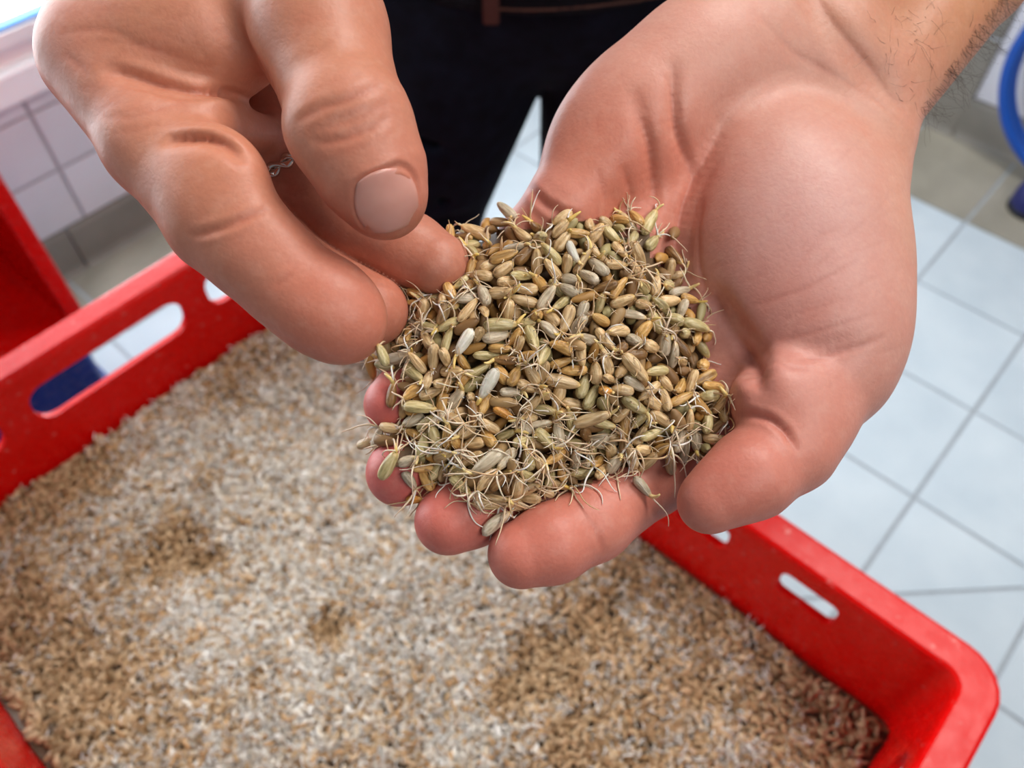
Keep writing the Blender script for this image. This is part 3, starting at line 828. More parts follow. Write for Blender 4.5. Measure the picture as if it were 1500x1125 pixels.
# ---- pinching hand (the person's right hand)
def build_pinch_hand():
    Fd = Field((-126, -2, 140), (8, 128, 262), HV)
    P = pxmm
    # back of the hand, going up out of the picture
    for m in ([(165, 60, 192, 88), (215, -230, 222, 105)], [(250, 40, 210, 88), (290, -230, 235, 100)], [(340, 30, 224, 82), (370, -230, 245, 95)], [(430, 20, 232, 75), (440, -230, 250, 90)]):
        p, r = chain_px(m); Fd.add_cone(p[0], p[1], r[0], r[1], 9)
    # web between thumb and index finger
    ell_px(Fd, (262, 55, 186), (150, 80, 186), 28, 17, 15, 7)
    p, r = chain_px([(180, 135, 183, 50), (300, 180, 180, 44), (392, 200, 204, 28)])
    for i in range(2): Fd.add_cone(p[i], p[i + 1], r[i], r[i + 1], 4)
    base = Fd.D.copy(); out = Fd.D.copy()
    fingers = [
        (*chain_px([(152, 88, 188, 85), (228, 212, 179, 71), (322, 325, 173, 71), (372, 370, 171.5, 66), (425, 414, 171, 66), (470, 450, 171, 65), (500, 472, 172, 60)]), 4, 5),
        (*chain_px([(250, 60, 208, 78), (345, 305, 209, 58), (455, 412, 205, 57), (545, 455, 199, 53)]), 3, 5),
        (*chain_px([(335, 50, 222, 74), (428, 262, 213, 56), (520, 332, 209, 55), (600, 366, 204, 52), (640, 386, 201, 47)]), 3, 5),
        (*chain_px([(425, 40, 232, 66), (478, 225, 232, 50), (545, 320, 226, 46), (585, 362, 219, 43)]), 3, 5)]
    for pts, rad, kin, kout in fingers:
        sl, f = Fd.add_chain(pts, rad, kin, kout)
        out[sl] = np.minimum(out[sl], smin(base[sl], f, kout))
    Fd.D = out
    # fleshy pads of the index finger
    ell_px(Fd, (318, 262, 168.5), (260, 190, 172), 13.5, 10.0, 7.5, 5)
    ell_px(Fd, (372, 352, 167.5), (430, 395, 167), 12, 8.5, 6.5, 4)
    ell_px(Fd, (490, 452, 169), (520, 480, 169), 11, 9, 7, 4)
    pre = Fd.D.copy()
    # thumb
    th, rt = chain_px([(395, -190, 200, 118), (468, 46, 176, 96), (513, 184, 168, 84), (533, 228, 166.5, 76), (550, 262, 166, 72), (566, 295, 166.5, 55)])
    sl, f = Fd.add_chain(th, rt, 4, 5)
    Fd.D[sl] = np.minimum(pre[sl], smin(base[sl], f, 5))
    ell_px(Fd, (507, 180, 162.5), (590, 150, 164), 11.5, 9.5, 7.5, 5)
    # folds and lines
    fold(Fd, [(150, 102), (200, 114), (233, 126), (280, 136), (322, 140), (345, 142)], 2.8, 1.9)
    fold(Fd, [(235, 208), (275, 204), (310, 206), (338, 218), (356, 236)], 2.2, 1.8)
    fold(Fd, [(302, -30), (330, 32), (356, 70), (392, 112), (412, 160)], 1.2, 3.0)
    fold(Fd, [(440, 196), (485, 190), (530, 176), (580, 152)], 0.5, 4.0)
    line(Fd, 'R', [(163, 105), (200, 113), (233, 124), (280, 134), (327, 139), (375, 139)], 1.9, 0.8, .7, .35)
    line(Fd, 'R', [(243, 206), (275, 203), (303, 203), (330, 211), (352, 230)], 1.8, 0.8, .7, .35)
    line(Fd, 'R', [(278, 346), (300, 342), (327, 334), (360, 320), (394, 305)], 0.8, 0.6, .45, .25)
    line(Fd, 'R', [(400, 422), (412, 412), (430, 400)], 0.35, 0.55, .3, .1)
    line(Fd, 'R', [(432, 182), (445, 172), (470, 158), (510, 146), (560, 122)], 0.5, 0.7, .4, .2)
    line(Fd, 'R', [(452, 205), (475, 210), (505, 204), (540, 190), (572, 168)], 0.5, 0.7, .4, .2)
    line(Fd, 'R', [(448, 193), (485, 186), (530, 172), (575, 146)], 0.35, 0.6, .3)
    line(Fd, 'R', [(470, 176), (500, 170), (540, 156)], 0.3, 0.6, .3)
    line(Fd, 'R', [(465, 222), (500, 222), (540, 210)], 0.25, 0.6, .25)
    line(Fd, 'R', [(85, 52), (110, 44), (150, 42), (200, 58)], 0.3, 0.6, .3)
    line(Fd, 'R', [(90, 75), (120, 98), (130, 115)], 0.25, 0.6, .3)
    line(Fd, 'R', [(130, 60), (190, 62), (250, 80), (320, 105)], 0.3, 0.7, .25)
    line(Fd, 'R', [(150, 170), (190, 172), (230, 160), (270, 150)], 0.25, 0.7, .25)
    line(Fd, 'R', [(160, 195), (200, 190), (240, 178)], 0.2, 0.6, .2)
    r2 = np.random.default_rng(6)
    for k in range(40):
        u0, v0 = r2.uniform(85, 330), r2.uniform(5, 190); an = r2.normal(0.15, 0.35); L = r2.uniform(20, 70)
        line(Fd, 'R', [(u0, v0), (u0 + L / 2, v0 + L / 2 * math.tan(an) + r2.normal(0, 3)), (u0 + L, v0 + L * math.tan(an))], 0.08, 0.45, .16)
    for k in range(24):
        u0, v0 = r2.uniform(200, 470), r2.uniform(230, 440); an = r2.normal(-0.5, 0.3); L = r2.uniform(15, 45)
        line(Fd, 'R', [(u0, v0), (u0 + L * math.cos(an), v0 + L * math.sin(an))], 0.06, 0.4, .12)
    for k in range(22):
        u0, v0 = r2.uniform(430, 560), r2.uniform(30, 235); an = r2.normal(-0.4, 0.25); L = r2.uniform(15, 50)
        line(Fd, 'R', [(u0, v0), (u0 + L * math.cos(an), v0 + L * math.sin(an))], 0.07, 0.45, .14)
    # nail fold
    line(Fd, 'R', [(522, 306), (519, 290), (522, 273), (530, 264), (551, 255), (583, 241), (600, 248), (609, 262), (613, 280), (612, 300)], 0.9, 0.45, .3, .3)
    line(Fd, 'R', [(521, 298), (526, 318), (535, 337)], 0.8, 0.45, .3, .2)
    return Fd
FR = build_pinch_hand()

# ---- one skin mesh for both hands and forearms
def tone_field(V, side):
    u = 750 + V[:, 0] / V[:, 2] * FPX; v = 562.5 - V[:, 1] / V[:, 2] * FPX
    base = linv(206, 152, 136) if side == 'L' else linv(194, 132, 110)
    c = np.tile(base, (len(V), 1))
    def blob(uu, vv, d, r, col, w):
        nonlocal c
        p = pxmm(uu, vv, d); k = (w * np.exp(-((V - p) ** 2).sum(1) / r ** 2))[:, None]
        c = c * (1 - k) + linv(*col) * k
    if side == 'L':
        blob(1360, -60, 230, 48, (196, 138, 96), .95); blob(1420, -150, 240, 50, (194, 136, 96), .8)
        blob(1330, 330, 205, 22, (204, 148, 116), .8)
        blob(1150, 330, 190, 26, (216, 174, 168), .95); blob(1120, 470, 190, 24, (210, 148, 136), .9)
        blob(1000, 120, 205, 26, (222, 166, 148), .8)
        blob(900, 260, 205, 22, (212, 128, 102), .9); blob(980, 260, 205, 16, (210, 128, 106), .6)
        blob(1060, 700, 182, 20, (202, 116, 98), .9); blob(1180, 640, 195, 16, (204, 126, 106), .6)
        blob(790, 800, 186, 22, (204, 120, 102), .95); blob(900, 740, 198, 18, (204, 124, 104), .8)
        blob(650, 760, 190, 16, (204, 114, 98), .95); blob(580, 690, 198, 18, (204, 102, 98), .95); blob(575, 590, 200, 16, (204, 102, 96), .95)
        blob(770, 290, 205, 8, (226, 150, 138), .7)
    else:
        blob(90, 60, 180, 22, (200, 130, 112), .7); blob(250, 60, 180, 22, (204, 140, 108), .7)
        blob(480, 100, 168, 26, (200, 134, 104), .8); blob(500, 470, 168, 18, (206, 124, 100), .85)
        blob(300, 250, 165, 16, (206, 138, 106), .7); blob(580, 300, 165, 10, (206, 122, 100), .6)
        blob(540, 420, 198, 18, (182, 108, 82), .6)
    return c
vl, fl_ = FL.mesh(); vr, fr_ = FR.mesh()
vl, cl_ = engrave(FL, vl, tone_field(vl, 'L'), 'L', fl_); vr, cr_ = engrave(FR, vr, tone_field(vr, 'R'), 'R', fr_)
skin_v = np.concatenate([c2w(vl), c2w(vr)]); skin_f = np.concatenate([fl_, fr_ + len(vl)])
skin_c = np.concatenate([cl_, cr_])
PERSON = np.array([0.02, 0.68, 0.0])
person = empty('person', PERSON, category='person', label='person in dark jeans holding out a palmful of sprouted grain over the red crate')
# camera frame (right, up, away) is left-handed, so faces are flipped on the way to the world
body_me = mesh_np('body', skin_v - PERSON, skin_f[:, ::-1].copy())
set_color(body_me, 'tone', skin_c)
body = link('body', body_me, M_SKIN, person)
print('skin', len(skin_v))

# nail of the pinching thumb
def build_nail():
    n, m = 22, 22
    S, T = np.meshgrid(np.linspace(-1, 1, n), np.linspace(-1, 1, m), indexing='ij')
    s_ = S * np.sqrt(1 - 0.42 * T ** 2); t_ = T * np.sqrt(1 - 0.36 * S ** 2)
    u = 566 + s_ * 45 + t_ * 10.5; v = 294 - s_ * 13 + t_ * 45
    d = FR.depth_at(u.ravel(), v.ravel()).reshape(n, m)
    d = np.where(np.isnan(d), np.nanmax(d), d)
    # a smooth plate: fit a quadric through the flesh beneath
    Q = np.stack([np.ones(n * m), S.ravel(), T.ravel(), S.ravel() ** 2, T.ravel() ** 2, (S * T).ravel(), T.ravel() ** 3], -1)
    inner = (np.abs(S) < 0.85).ravel() & (np.abs(T) < 0.85).ravel()
    co, *_ = np.linalg.lstsq(Q[inner], d.ravel()[inner], rcond=None)
    d2 = (Q @ co).reshape(n, m)
    rho = np.maximum(np.abs(S), np.where(T < 0, np.abs(T), np.abs(T) * 0.85))
    d3 = d2 - 0.26 * (1 - rho ** 8) + 0.10 * rho ** 8
    top = np.stack([(u - 750) * d3 / FPX, (562.5 - v) * d3 / FPX, d3], -1).reshape(-1, 3)
    dd = d3 + 0.5
    bot = np.stack([(u - 750) * dd / FPX, (562.5 - v) * dd / FPX, dd], -1).reshape(-1, 3)
    idx = np.arange(n * m).reshape(n, m); N = n * m
    q = np.stack([idx[:-1, :-1], idx[1:, :-1], idx[1:, 1:], idx[:-1, 1:]], -1).reshape(-1, 4)
    edge = list(idx[0, :]) + list(idx[1:, -1]) + list(idx[-1, -2::-1]) + list(idx[-2:0:-1, 0])
    f = [tuple(x) for x in q] + [tuple(N + x[::-1]) for x in q] + [(edge[i], edge[(i + 1) % len(edge)], N + edge[(i + 1) % len(edge)], N + edge[i]) for i in range(len(edge))]
    me = mesh_np('fingernail', c2w(np.concatenate([top, bot])) - PERSON, f)
    bm = bmesh.new(); bm.from_mesh(me); bmesh.ops.recalc_face_normals(bm, faces=bm.faces); bm.to_mesh(me); bm.free()
    return me
link('fingernail', build_nail(), M_NAIL, person)

# twisted steel ring on the ring finger of the pinching hand
def build_ring():
    a, b = pxmm(335, 50, 222), pxmm(428, 262, 213); c2 = pxmm(520, 332, 209)
    p = pxmm(432, 268, 212.8); ax = (c2 - a) / np.linalg.norm(c2 - a)
    M = frame3(ax, np.array([0, 0, 1.0])); ex, ey = M[1], M[2]
    V, F = [], []
    R, nseg, ns = 56 * 213 / FPX + 0.85, 120, 8
    off = 0
    for s in range(2):
        for i in range(nseg):
            t = 2 * np.pi * i / nseg; tw = 9 * t + s * np.pi
            rr = 1.15 * (0.72 + 0.28 * abs(math.cos(4.5 * t)))
            cen = p + (ex * math.cos(t) + ey * math.sin(t)) * (R + 0.45 * math.cos(tw)) + ax * 1.1 * math.sin(tw)
            rad = ex * math.cos(t) + ey * math.sin(t)
            for k in range(ns):
                w = 2 * np.pi * k / ns; V.append(cen + (rad * math.cos(w) + ax * math.sin(w)) * rr)
        for i in range(nseg):
            for k in range(ns):
                F.append((off + i * ns + k, off + i * ns + (k + 1) % ns, off + ((i + 1) % nseg) * ns + (k + 1) % ns, off + ((i + 1) % nseg) * ns + k))
        off += nseg * ns
    me = mesh_np('finger_ring', c2w(np.array(V)) - PERSON, F)
    bm = bmesh.new(); bm.from_mesh(me); bmesh.ops.recalc_face_normals(bm, faces=bm.faces); bm.to_mesh(me); bm.free()
    return me
link('finger_ring', build_ring(), M_STEEL, person, label='twisted silver ring')

# clothes: jeans and jersey, also grown from an implicit field (metres)
def cloth_field(lo, hi, h): return Field(lo, hi, h)
def mesh_field_w(Fd, name):
    V, F = Fd.mesh()
    return mesh_np(name, V - PERSON, F)
def v3(*a): return np.array(a, float)
J = Field((-0.36, 0.50, -0.01), (0.36, 0.92, 1.02), 0.006)
K = 0.006
J.add_cone(v3(-0.056, .69, .86), v3(-0.127, .685, .63), .097, .083, K); J.add_cone(v3(-0.127, .685, .63), v3(-0.178, .68, .45), .083, .072, .03); J.add_cone(v3(-0.178, .68, .45), v3(-0.215, .72, .03), .072, .064, .03)
R1 = Field((-0.36, 0.50, -0.01), (0.36, 0.92, 1.02), 0.006)
R1.add_cone(v3(.119, .69, .86), v3(.116, .685, .63), .094, .086, K); R1.add_cone(v3(.116, .685, .63), v3(.125, .68, .45), .086, .074, .03); R1.add_cone(v3(.125, .68, .45), v3(.15, .72, .03), .074, .064, .03)
J.D = np.minimum(J.D, R1.D)
J.add_ell(v3(.022, .70, .95), np.eye(3), (.185, .115, .13), .02)
J.add_cone(v3(-.08, .70, .94), v3(.12, .70, .94), .105, .105, .03)
r3 = np.random.default_rng(11)
for k in range(26):                # creases in the denim
    z0 = r3.uniform(.35, .92); x0 = r3.choice([-.12, .12]) + r3.uniform(-.06, .06)
    a_ = v3(x0 - .06, .60 + r3.uniform(-.02, .02), z0); b_ = v3(x0 + .06, .60 + r3.uniform(-.02, .02), z0 + r3.uniform(-.05, .05))
    J.cut_tube([a_, b_], [.004, .004], .02)
jeans = link('jeans', mesh_field_w(J, 'jeans'), M_JEANS, person)

Jk = Field((-0.42, 0.20, 0.80), (0.56, 0.95, 1.52), 0.009)
cuffL, cuffR = c2w(pxmm(1415, -235, 264)), c2w(pxmm(300, -330, 246))
elbL, elbR = v3(.30, .50, 1.07), v3(-.30, .50, 1.10)
shL, shR = v3(.20, .72, 1.40), v3(-.17, .72, 1.40)
for cu, el, sh in ((cuffL, elbL, shL), (cuffR, elbR, shR)):
    Jk.add_cone(cu, el, .038, .052, .01); Jk.add_cone(el, sh, .053, .068, .03)
Jk.add_cone(v3(.02, .71, .97), v3(.02, .72, 1.20), .145, .15, .03)
Jk.add_cone(v3(-.07, .715, .93), v3(.11, .715, .93), .118, .118, .03)
Jk.add_cone(v3(-.10, .72, 1.2), v3(.13, .72, 1.2), .125, .125, .04)
Jk.add_cone(shL, shR, .075, .075, .05)
HEM = 0.931
# straight hem
zz = Jk.ax[2][None, None, :]
yy = Jk.ax[1][None, :, None]; xx = Jk.ax[0][:, None, None]
Jk.D = np.where((np.abs(xx - .02) < .27) & (yy > .52), np.maximum(Jk.D, HEM - zz), Jk.D).astype(np.float32)
jersey = link('jersey', mesh_field_w(Jk, 'jersey'), M_JACKET, person)
def tube_np(pts, rad, ns=6):
    pts = np.asarray(pts, float); n = len(pts)
    rad = np.broadcast_to(np.asarray(rad, float), (n,))
    tan = np.gradient(pts, axis=0); tan /= np.linalg.norm(tan, axis=1, keepdims=True) + 1e-12
    ref = np.array([0.31, 0.17, 0.93]); sd = np.cross(tan, ref); sd /= np.linalg.norm(sd, axis=1, keepdims=True) + 1e-12
    up = np.cross(sd, tan)
    w = np.arange(ns) * 2 * np.pi / ns
    V = pts[:, None] + rad[:, None, None] * (np.cos(w)[None, :, None] * sd[:, None] + np.sin(w)[None, :, None] * up[:, None])
    idx = np.arange(n * ns).reshape(n, ns)
    q = np.stack([idx[:-1], np.roll(idx[:-1], -1, 1), np.roll(idx[1:], -1, 1), idx[1:]], -1).reshape(-1, 4)
    tri = np.concatenate([q[:, [0, 1, 2]], q[:, [0, 2, 3]]])
    V = V.reshape(-1, 3)
    c0, c1 = len(V), len(V) + 1
    V = np.concatenate([V, pts[:1], pts[-1:]])
    cap = [(c0, idx[0, (i + 1) % ns], idx[0, i]) for i in range(ns)] + [(c1, idx[-1, i], idx[-1, (i + 1) % ns]) for i in range(ns)]
    return V, np.concatenate([tri, np.array(cap)])
# line of brown stitching along the hem, and a strip of leather hanging over the fly
def front_y(x, z, Fd):
    ys = np.linspace(.5, .75, 200); p = np.stack([np.full(200, x), ys, np.full(200, z)], -1); m = np.where(Fd.at(p) < 0)[0]
    return ys[m[0]] if len(m) else .60
hx = np.linspace(-.012, .15, 40)
V, F = tube_np(np.array([[x, front_y(x, HEM + .008, Jk) - .0006, HEM + .008 + .001 * math.sin(x * 40)] for x in hx]), .0011, 6)
link('stitching', mesh_np('stitching', V - PERSON, F), M_STITCH, person)
ly = front_y(-.015, HEM + .02, Jk)
bm = bmesh.new(); bmesh.ops.create_cube(bm, size=1)
for v_ in bm.verts: v_.co = (v_.co.x * .012 - .015, v_.co.y * .004 + ly - .002 + (v_.co.z * .07) * 0.0, v_.co.z * .07 + HEM + .032)
bmesh.ops.bevel(bm, geom=list(bm.edges), offset=.0012, segments=2, affect='EDGES')
me = bpy.data.meshes.new('leather_strip'); bm.to_mesh(me); bm.free()
for v_ in me.vertices: v_.co -= Vector(PERSON)
link('leather_strip', me, M_LEATHER, person)

# forearm hair
def build_hair():
    r4 = np.random.default_rng(21); VV, FF, off = [], [], 0
    ax = np.array([130.0, -190.0]); ax /= np.linalg.norm(ax)
    def strand(p, d, L, rad, curl):
        nonlocal off
        pts = [p]; q = p.copy()
        for k in range(6):
            d = d + r4.normal(0, curl, 3); d /= np.linalg.norm(d); q = q + d * L / 6; pts.append(q.copy())
        V, F = tube_np(pts, np.linspace(rad, rad * .4, 7), 3); VV.append(V); FF.append(F + off); off += len(V)
    for k in range(160):                              # fringe along the far edge of the forearm
        t = r4.uniform(.12, 1.25); e = np.array([1338, 185]) + ax * 230 * t
        u, v = e + np.array([-.82, -.57]) * r4.uniform(-1, 7)
        d = FL.depth_at(u, v, 170)[0]
        if np.isnan(d): continue
        n = FL.grad(pxmm(u, v, d)[None])[0]
        dr = n * 0.3 + np.array([ax[0], -ax[1], 0]) * r4.uniform(-.9, 0.3) + np.array([.82, -.57, .3]) * r4.uniform(.4, 1.4)
        strand(pxmm(u, v, d + .2), dr / np.linalg.norm(dr), r4.uniform(6, 13), .042, .36)
    for k in range(75):                               # loose hairs lying on the skin
        u, v = r4.uniform(1270, 1470), r4.uniform(0, 150)
        if (u - 1338) * .82 + (v - 185) * .57 > -8 or (u - 1260) * .82 + (v - 60) * .57 < 0: continue
        d = FL.depth_at(u, v, 170)[0]
        if np.isnan(d): continue
        n = FL.grad(pxmm(u, v, d)[None])[0]
        tdir = np.cross(n, r4.normal(0, 1, 3)); tdir /= np.linalg.norm(tdir)
        strand(pxmm(u, v, d - .05) , tdir + n * .25, r4.uniform(4, 9), .032, .22)
    me = mesh_np('arm_hair', c2w(np.concatenate(VV)) - PERSON, np.concatenate(FF))
    return me
link('arm_hair', build_hair(), M_HAIR, person, kind='stuff')

# ------------------------------------------------------------------ hose on the far wall and its end on the floor
hose = empty('hose', room(0.045, 1.93, 0.275), category='hose', label='blue hose hanging in a loop on the white tiled wall beside the forearm')
th_ = np.linspace(0, 2 * np.pi, 81)
for k in range(2):
    Rr = 0.25 - 0.004 * k
    pts = np.array([[Rr * math.sin(t), 0, Rr * math.cos(t)] for t in th_])
    P3 = np.array([A * p[0] + B * (0.02 * k + 0.0) + np.array([0, 0, p[2]]) for p in pts])
    V, F = tube_np(P3, 0.0130, 12)
    link('hose_loop', mesh_np('hose_loop', V, F), M_HOSE, hose)
hk = box_me('hook', -0.015, 0.015, -0.02, 0.02, 0.222, 0.262, 0.003)
o = link('hook', hk, M_STEEL, hose); o.location = tuple(B * 0.035)
nz = empty('rubber_foot', room(0.102, 1.84, 0.0), category='foot', label='dark navy rounded rubber end standing on the beige border tiles by the wall')
V = []
prof = [(0, .0), (.034, .0), (.040, .006), (.042, .02), (.041, .045), (.036, .062), (.024, .074), (0.012, .078), (0.0, .079)]
nn = 28
for r_, z_ in prof: V += [(r_ * math.cos(t), r_ * math.sin(t), z_) for t in np.arange(nn) * 2 * np.pi / nn]
F = [(k * nn + i, k * nn + (i + 1) % nn, (k + 1) * nn + (i + 1) % nn, (k + 1) * nn + i) for k in range(len(prof) - 1) for i in range(nn)]
link('cap', mesh_np('cap', V, F), M_NAVY, nz)
V2 = [(r_ * 1.02 * math.cos(t), r_ * 1.02 * math.sin(t), z_) for r_, z_ in ((.030, .0), (.0425, .001), (.0425, .012), (.040, .014)) for t in np.arange(nn) * 2 * np.pi / nn]
F2 = [(k * nn + i, k * nn + (i + 1) % nn, (k + 1) * nn + (i + 1) % nn, (k + 1) * nn + i) for k in range(3) for i in range(nn)]
link('sole', mesh_np('sole', V2, F2), mat_plain('black_rubber', lin(20, 20, 24), 0.7), nz)

# ------------------------------------------------------------------ the handful of sprouted rye
POLY = np.array([(650, 352), (690, 340), (722, 322), (745, 318), (790, 318), (830, 304), (875, 312), (920, 330), (945, 318), (966, 330), (972, 372), (1005, 405), (1040, 470), (1046, 530), (1060, 565),
                 (1082, 580), (1070, 620), (1045, 660), (1005, 672), (960, 690), (905, 705), (860, 730), (800, 745), (750, 752), (705, 748), (650, 715), (600, 700), (565, 700), (548, 665), (585, 640), (565, 600), (560, 560), (545, 520), (562, 480), (568, 440), (580, 400), (600, 372)], float)
def inside_dist(u, v):
    u, v = np.asarray(u, float), np.asarray(v, float)
    ins = np.zeros(u.shape, bool); dist = np.full(u.shape, 1e9)
    for i in range(len(POLY)):
        (x1, y1), (x2, y2) = POLY[i], POLY[(i + 1) % len(POLY)]
        cond = ((y1 > v) != (y2 > v)) & (u < (x2 - x1) * (v - y1) / (y2 - y1 + 1e-12) + x1); ins ^= cond
        t = np.clip(((u - x1) * (x2 - x1) + (v - y1) * (y2 - y1)) / ((x2 - x1) ** 2 + (y2 - y1) ** 2), 0, 1)
        dist = np.minimum(dist, np.hypot(u - x1 - t * (x2 - x1), v - y1 - t * (y2 - y1)))
    return np.where(ins, dist, -dist)
GS = 6.0
gu, gv = np.arange(490, 1112, GS), np.arange(270, 812, GS)
GU, GVv = np.meshgrid(gu, gv, indexing='ij')
BD = FL.depth_at(GU.ravel(), GVv.ravel(), 165).reshape(GU.shape)
EG = inside_dist(GU, GVv)
B0 = np.where(np.isnan(BD), 208.0, np.clip(BD, 183, 208))
for _ in range(14):
    Bp = np.pad(B0, 1, mode='edge'); B0 = (Bp[:-2, 1:-1] + Bp[2:, 1:-1] + Bp[1:-1, :-2] + Bp[1:-1, 2:] + 2 * B0) / 6
HG = np.where(EG > 0, 23.0 * (1 - np.exp(-np.maximum(EG, 0) / 95.0)), 0.0)
r5 = np.random.default_rng(31)
HG = HG + np.where(EG > 30, 2.2 * (vnoise(GU, GVv, 70.0, 9) - 0.5), 0)
TG = B0 - HG
def grid_at(G_, u, v):
    x = np.clip((np.asarray(u, float) - gu[0]) / GS, 0, len(gu) - 1.001); y = np.clip((np.asarray(v, float) - gv[0]) / GS, 0, len(gv) - 1.001)
    i, j = x.astype(int), y.astype(int); a, b = x - i, y - j
    return (G_[i, j] * (1 - a) + G_[i + 1, j] * a) * (1 - b) + (G_[i, j + 1] * (1 - a) + G_[i + 1, j + 1] * a) * b
def uvd(p): return 750 + p[..., 0] / p[..., 2] * FPX, 562.5 - p[..., 1] / p[..., 2] * FPX
def pxv(u, v, d): return np.stack([(u - 750) * d / FPX, (562.5 - v) * d / FPX, d], -1)
def surf_normal(u, v):
    p = pxv(u, v, grid_at(TG, u, v)); a = pxv(u + 8, v, grid_at(TG, u + 8, v)) - p; b = pxv(u, v + 8, grid_at(TG, u, v + 8)) - p
    n = np.cross(a, b); n /= np.linalg.norm(n, axis=-1, keepdims=True); n[n[..., 2] > 0] *= -1
    return n
def poisson(spacing, emin, tries, taken):
    pts = list(taken); new = []
    for _ in range(tries):
        u, v = r5.uniform(530, 1090), r5.uniform(298, 765)
        e = inside_dist(np.array([u]), np.array([v]))[0]
        if e < emin: continue
        if pts and np.min(np.hypot(np.array(pts)[:, 0] - u, np.array(pts)[:, 1] - v)) < spacing: continue
        pts.append((u, v)); new.append((u, v))
    return np.array(new)
GRAV = np.array([0, -ct, st])        # gravity in the camera frame
# kernels that can be told apart in the photograph: u, v, picture axis, half length px, lift mm, kind, label
SPECIAL = [
    (718, 563, (-.52, .85), 27, 1.6, 'white', 'shiny whitish kernel with a yellow germ, standing out on the lower middle of the heap'),
    (930, 592, (.78, .55), 25, 1.2, 'olive', 'plump olive-green kernel with a pale forked germ in the lower right of the heap'),
    (887, 573, (.9, .2), 11, .8, 'amber', 'small bright amber kernel tucked beside the plump green kernel'),
    (868, 612, (.9, -.42), 31, 1.5, 'tan', 'long pinkish tan kernel lying across the lower right of the heap'),
    (714, 678, (-.83, .52), 30, 1.6, 'grey', 'silvery kernel with a broad yellow germ at the lower edge of the heap'),
    (549, 657, (1, -.12), 22, .8, 'tan', 'reddish tan kernel jutting from the left edge of the heap over the ring finger'),
    (571, 682, (.6, -.78), 27, 1.2, 'olive', 'fat grey-green kernel with spread rootlets at the lower left of the heap'),
    (611, 730, (1, -.05), 14, .2, 'amber', 'orange kernel lying loose on the middle fingertip below the heap'),
    (941, 713, (.62, .72), 20, .2, 'grey', 'grey kernel lying apart on the middle of the index finger'),
    (727, 767, (.72, -.62), 27, .4, 'grey', 'pinkish grey kernel wedged between the index and middle fingertips'),
    (950, 327, (.5, -.85), 24, 1.5, 'olive', 'pale kernel standing upright at the upper right corner of the heap'),
    (1019, 478, (.93, .3), 24, 1.2, 'olive', 'pointed grey-green kernel on the right edge of the heap by the thumb base'),
    (840, 370, (.42, .88), 19, 1.2, 'white', 'smooth bluish white kernel near the top of the heap'),
    (658, 346, (.12, .98), 18, 1.2, 'golden', 'brown kernel standing upright at the top left corner of the heap'),
    (697, 344, (-.95, -.2), 25, 1.5, 'tan', 'beige kernel lying level along the upper left rim of the heap'),
    (738, 607, (.8, .5), 19, .8, 'amber', 'orange-red kernel with a yellow tip just below the shiny whitish kernel'),
    (694, 606, (.08, .98), 21, .8, 'dark', 'dark brown upright kernel below the shiny whitish kernel'),
    (738, 376, (.93, -.25), 23, 1.3, 'golden', 'plump golden-brown ribbed kernel in the upper left of the heap'),
    (824, 560, (.95, .25), 28, 1.3, 'tan', 'deeply creased tan husk lying across the middle of the heap'),
    (930, 540, (.7, .7), 29, 1.5, 'tan', 'long smooth tan kernel sloping beside the dark hollow of the heap'),
    (534, 498, (-.35, -.9), 19, 2.0, 'olive', 'greenish bristly kernel at the left edge touching the pinching fingertip'),
    (680, 500, (-.5, .85), 24, 1.4, 'white', 'pale glassy kernel with three white root tips in the left half of the heap'),
    (733, 475, (1, .04), 27, 1.3, 'olive', 'long pale green kernel lying level left of the heap centre'),
    (616, 598, (1, .15), 26, 1.4, 'olive', 'glossy olive kernel with a pale tip near the left edge of the heap'),
    (800, 436, (.55, -.83), 24, 1.4, 'grey', 'silvery green slanting kernel above the white rootlets in the heap'),
]
spec_uv = [(s[0], s[1]) for s in SPECIAL]
L0 = poisson(18.8, 4, 14000, spec_uv)
L1 = poisson(21, 16, 5000, [])
L2 = poisson(23, 30, 4000, [])
u = np.concatenate([[s[0] for s in SPECIAL], L0[:, 0], L1[:, 0], L2[:, 0]]); v = np.concatenate([[s[1] for s in SPECIAL], L0[:, 1], L1[:, 1], L2[:, 1]])
nS, n0, n1, n2 = len(SPECIAL), len(L0), len(L1), len(L2); NG = len(u)
layer = np.concatenate([np.zeros(nS + n0), np.full(n1, 1), np.full(n2, 2)]).astype(int)
base_off = np.array([1.3, 3.9, 6.6])[layer]
fd = FL.depth_at(u, v, 165)
dep = grid_at(TG, u, v) + base_off
for k, s in enumerate(SPECIAL):
    if inside_dist(np.array([s[0]]), np.array([s[1]]))[0] < 4 and not np.isnan(fd[k]): dep[k] = fd[k] - 1.2 - s[4]
    else: dep[k] = dep[k] - s[4]
    if s[0] == 534: dep[k] = np.nanmin([dep[k], FR.depth_at(s[0], s[1], 150)[0] - 1.5])
CEN = pxv(u, v, dep)
NRM = surf_normal(u, v)
half = np.concatenate([[s[3] * dep[k] / FPX for k, s in enumerate(SPECIAL)], r5.uniform(2.65, 3.75, NG - nS)])
wid = r5.uniform(1.1, 1.5, NG); wid[:nS] = np.clip(half[:nS] * 0.37, 1.1, 1.6)
AXS = np.cross(NRM, r5.normal(0, 1, (NG, 3))); AXS /= np.linalg.norm(AXS, axis=1, keepdims=True)
AXS = AXS + NRM * r5.normal(0, 0.38, NG)[:, None]
for k, s in enumerate(SPECIAL):
    t = np.array([s[2][0], -s[2][1], 0.0]); n = NRM[k] * 0.6 + np.array([0, 0, -0.4]); AXS[k] = t - n * (t @ n) / (n @ n) * 0.6
AXS /= np.linalg.norm(AXS, axis=1, keepdims=True)
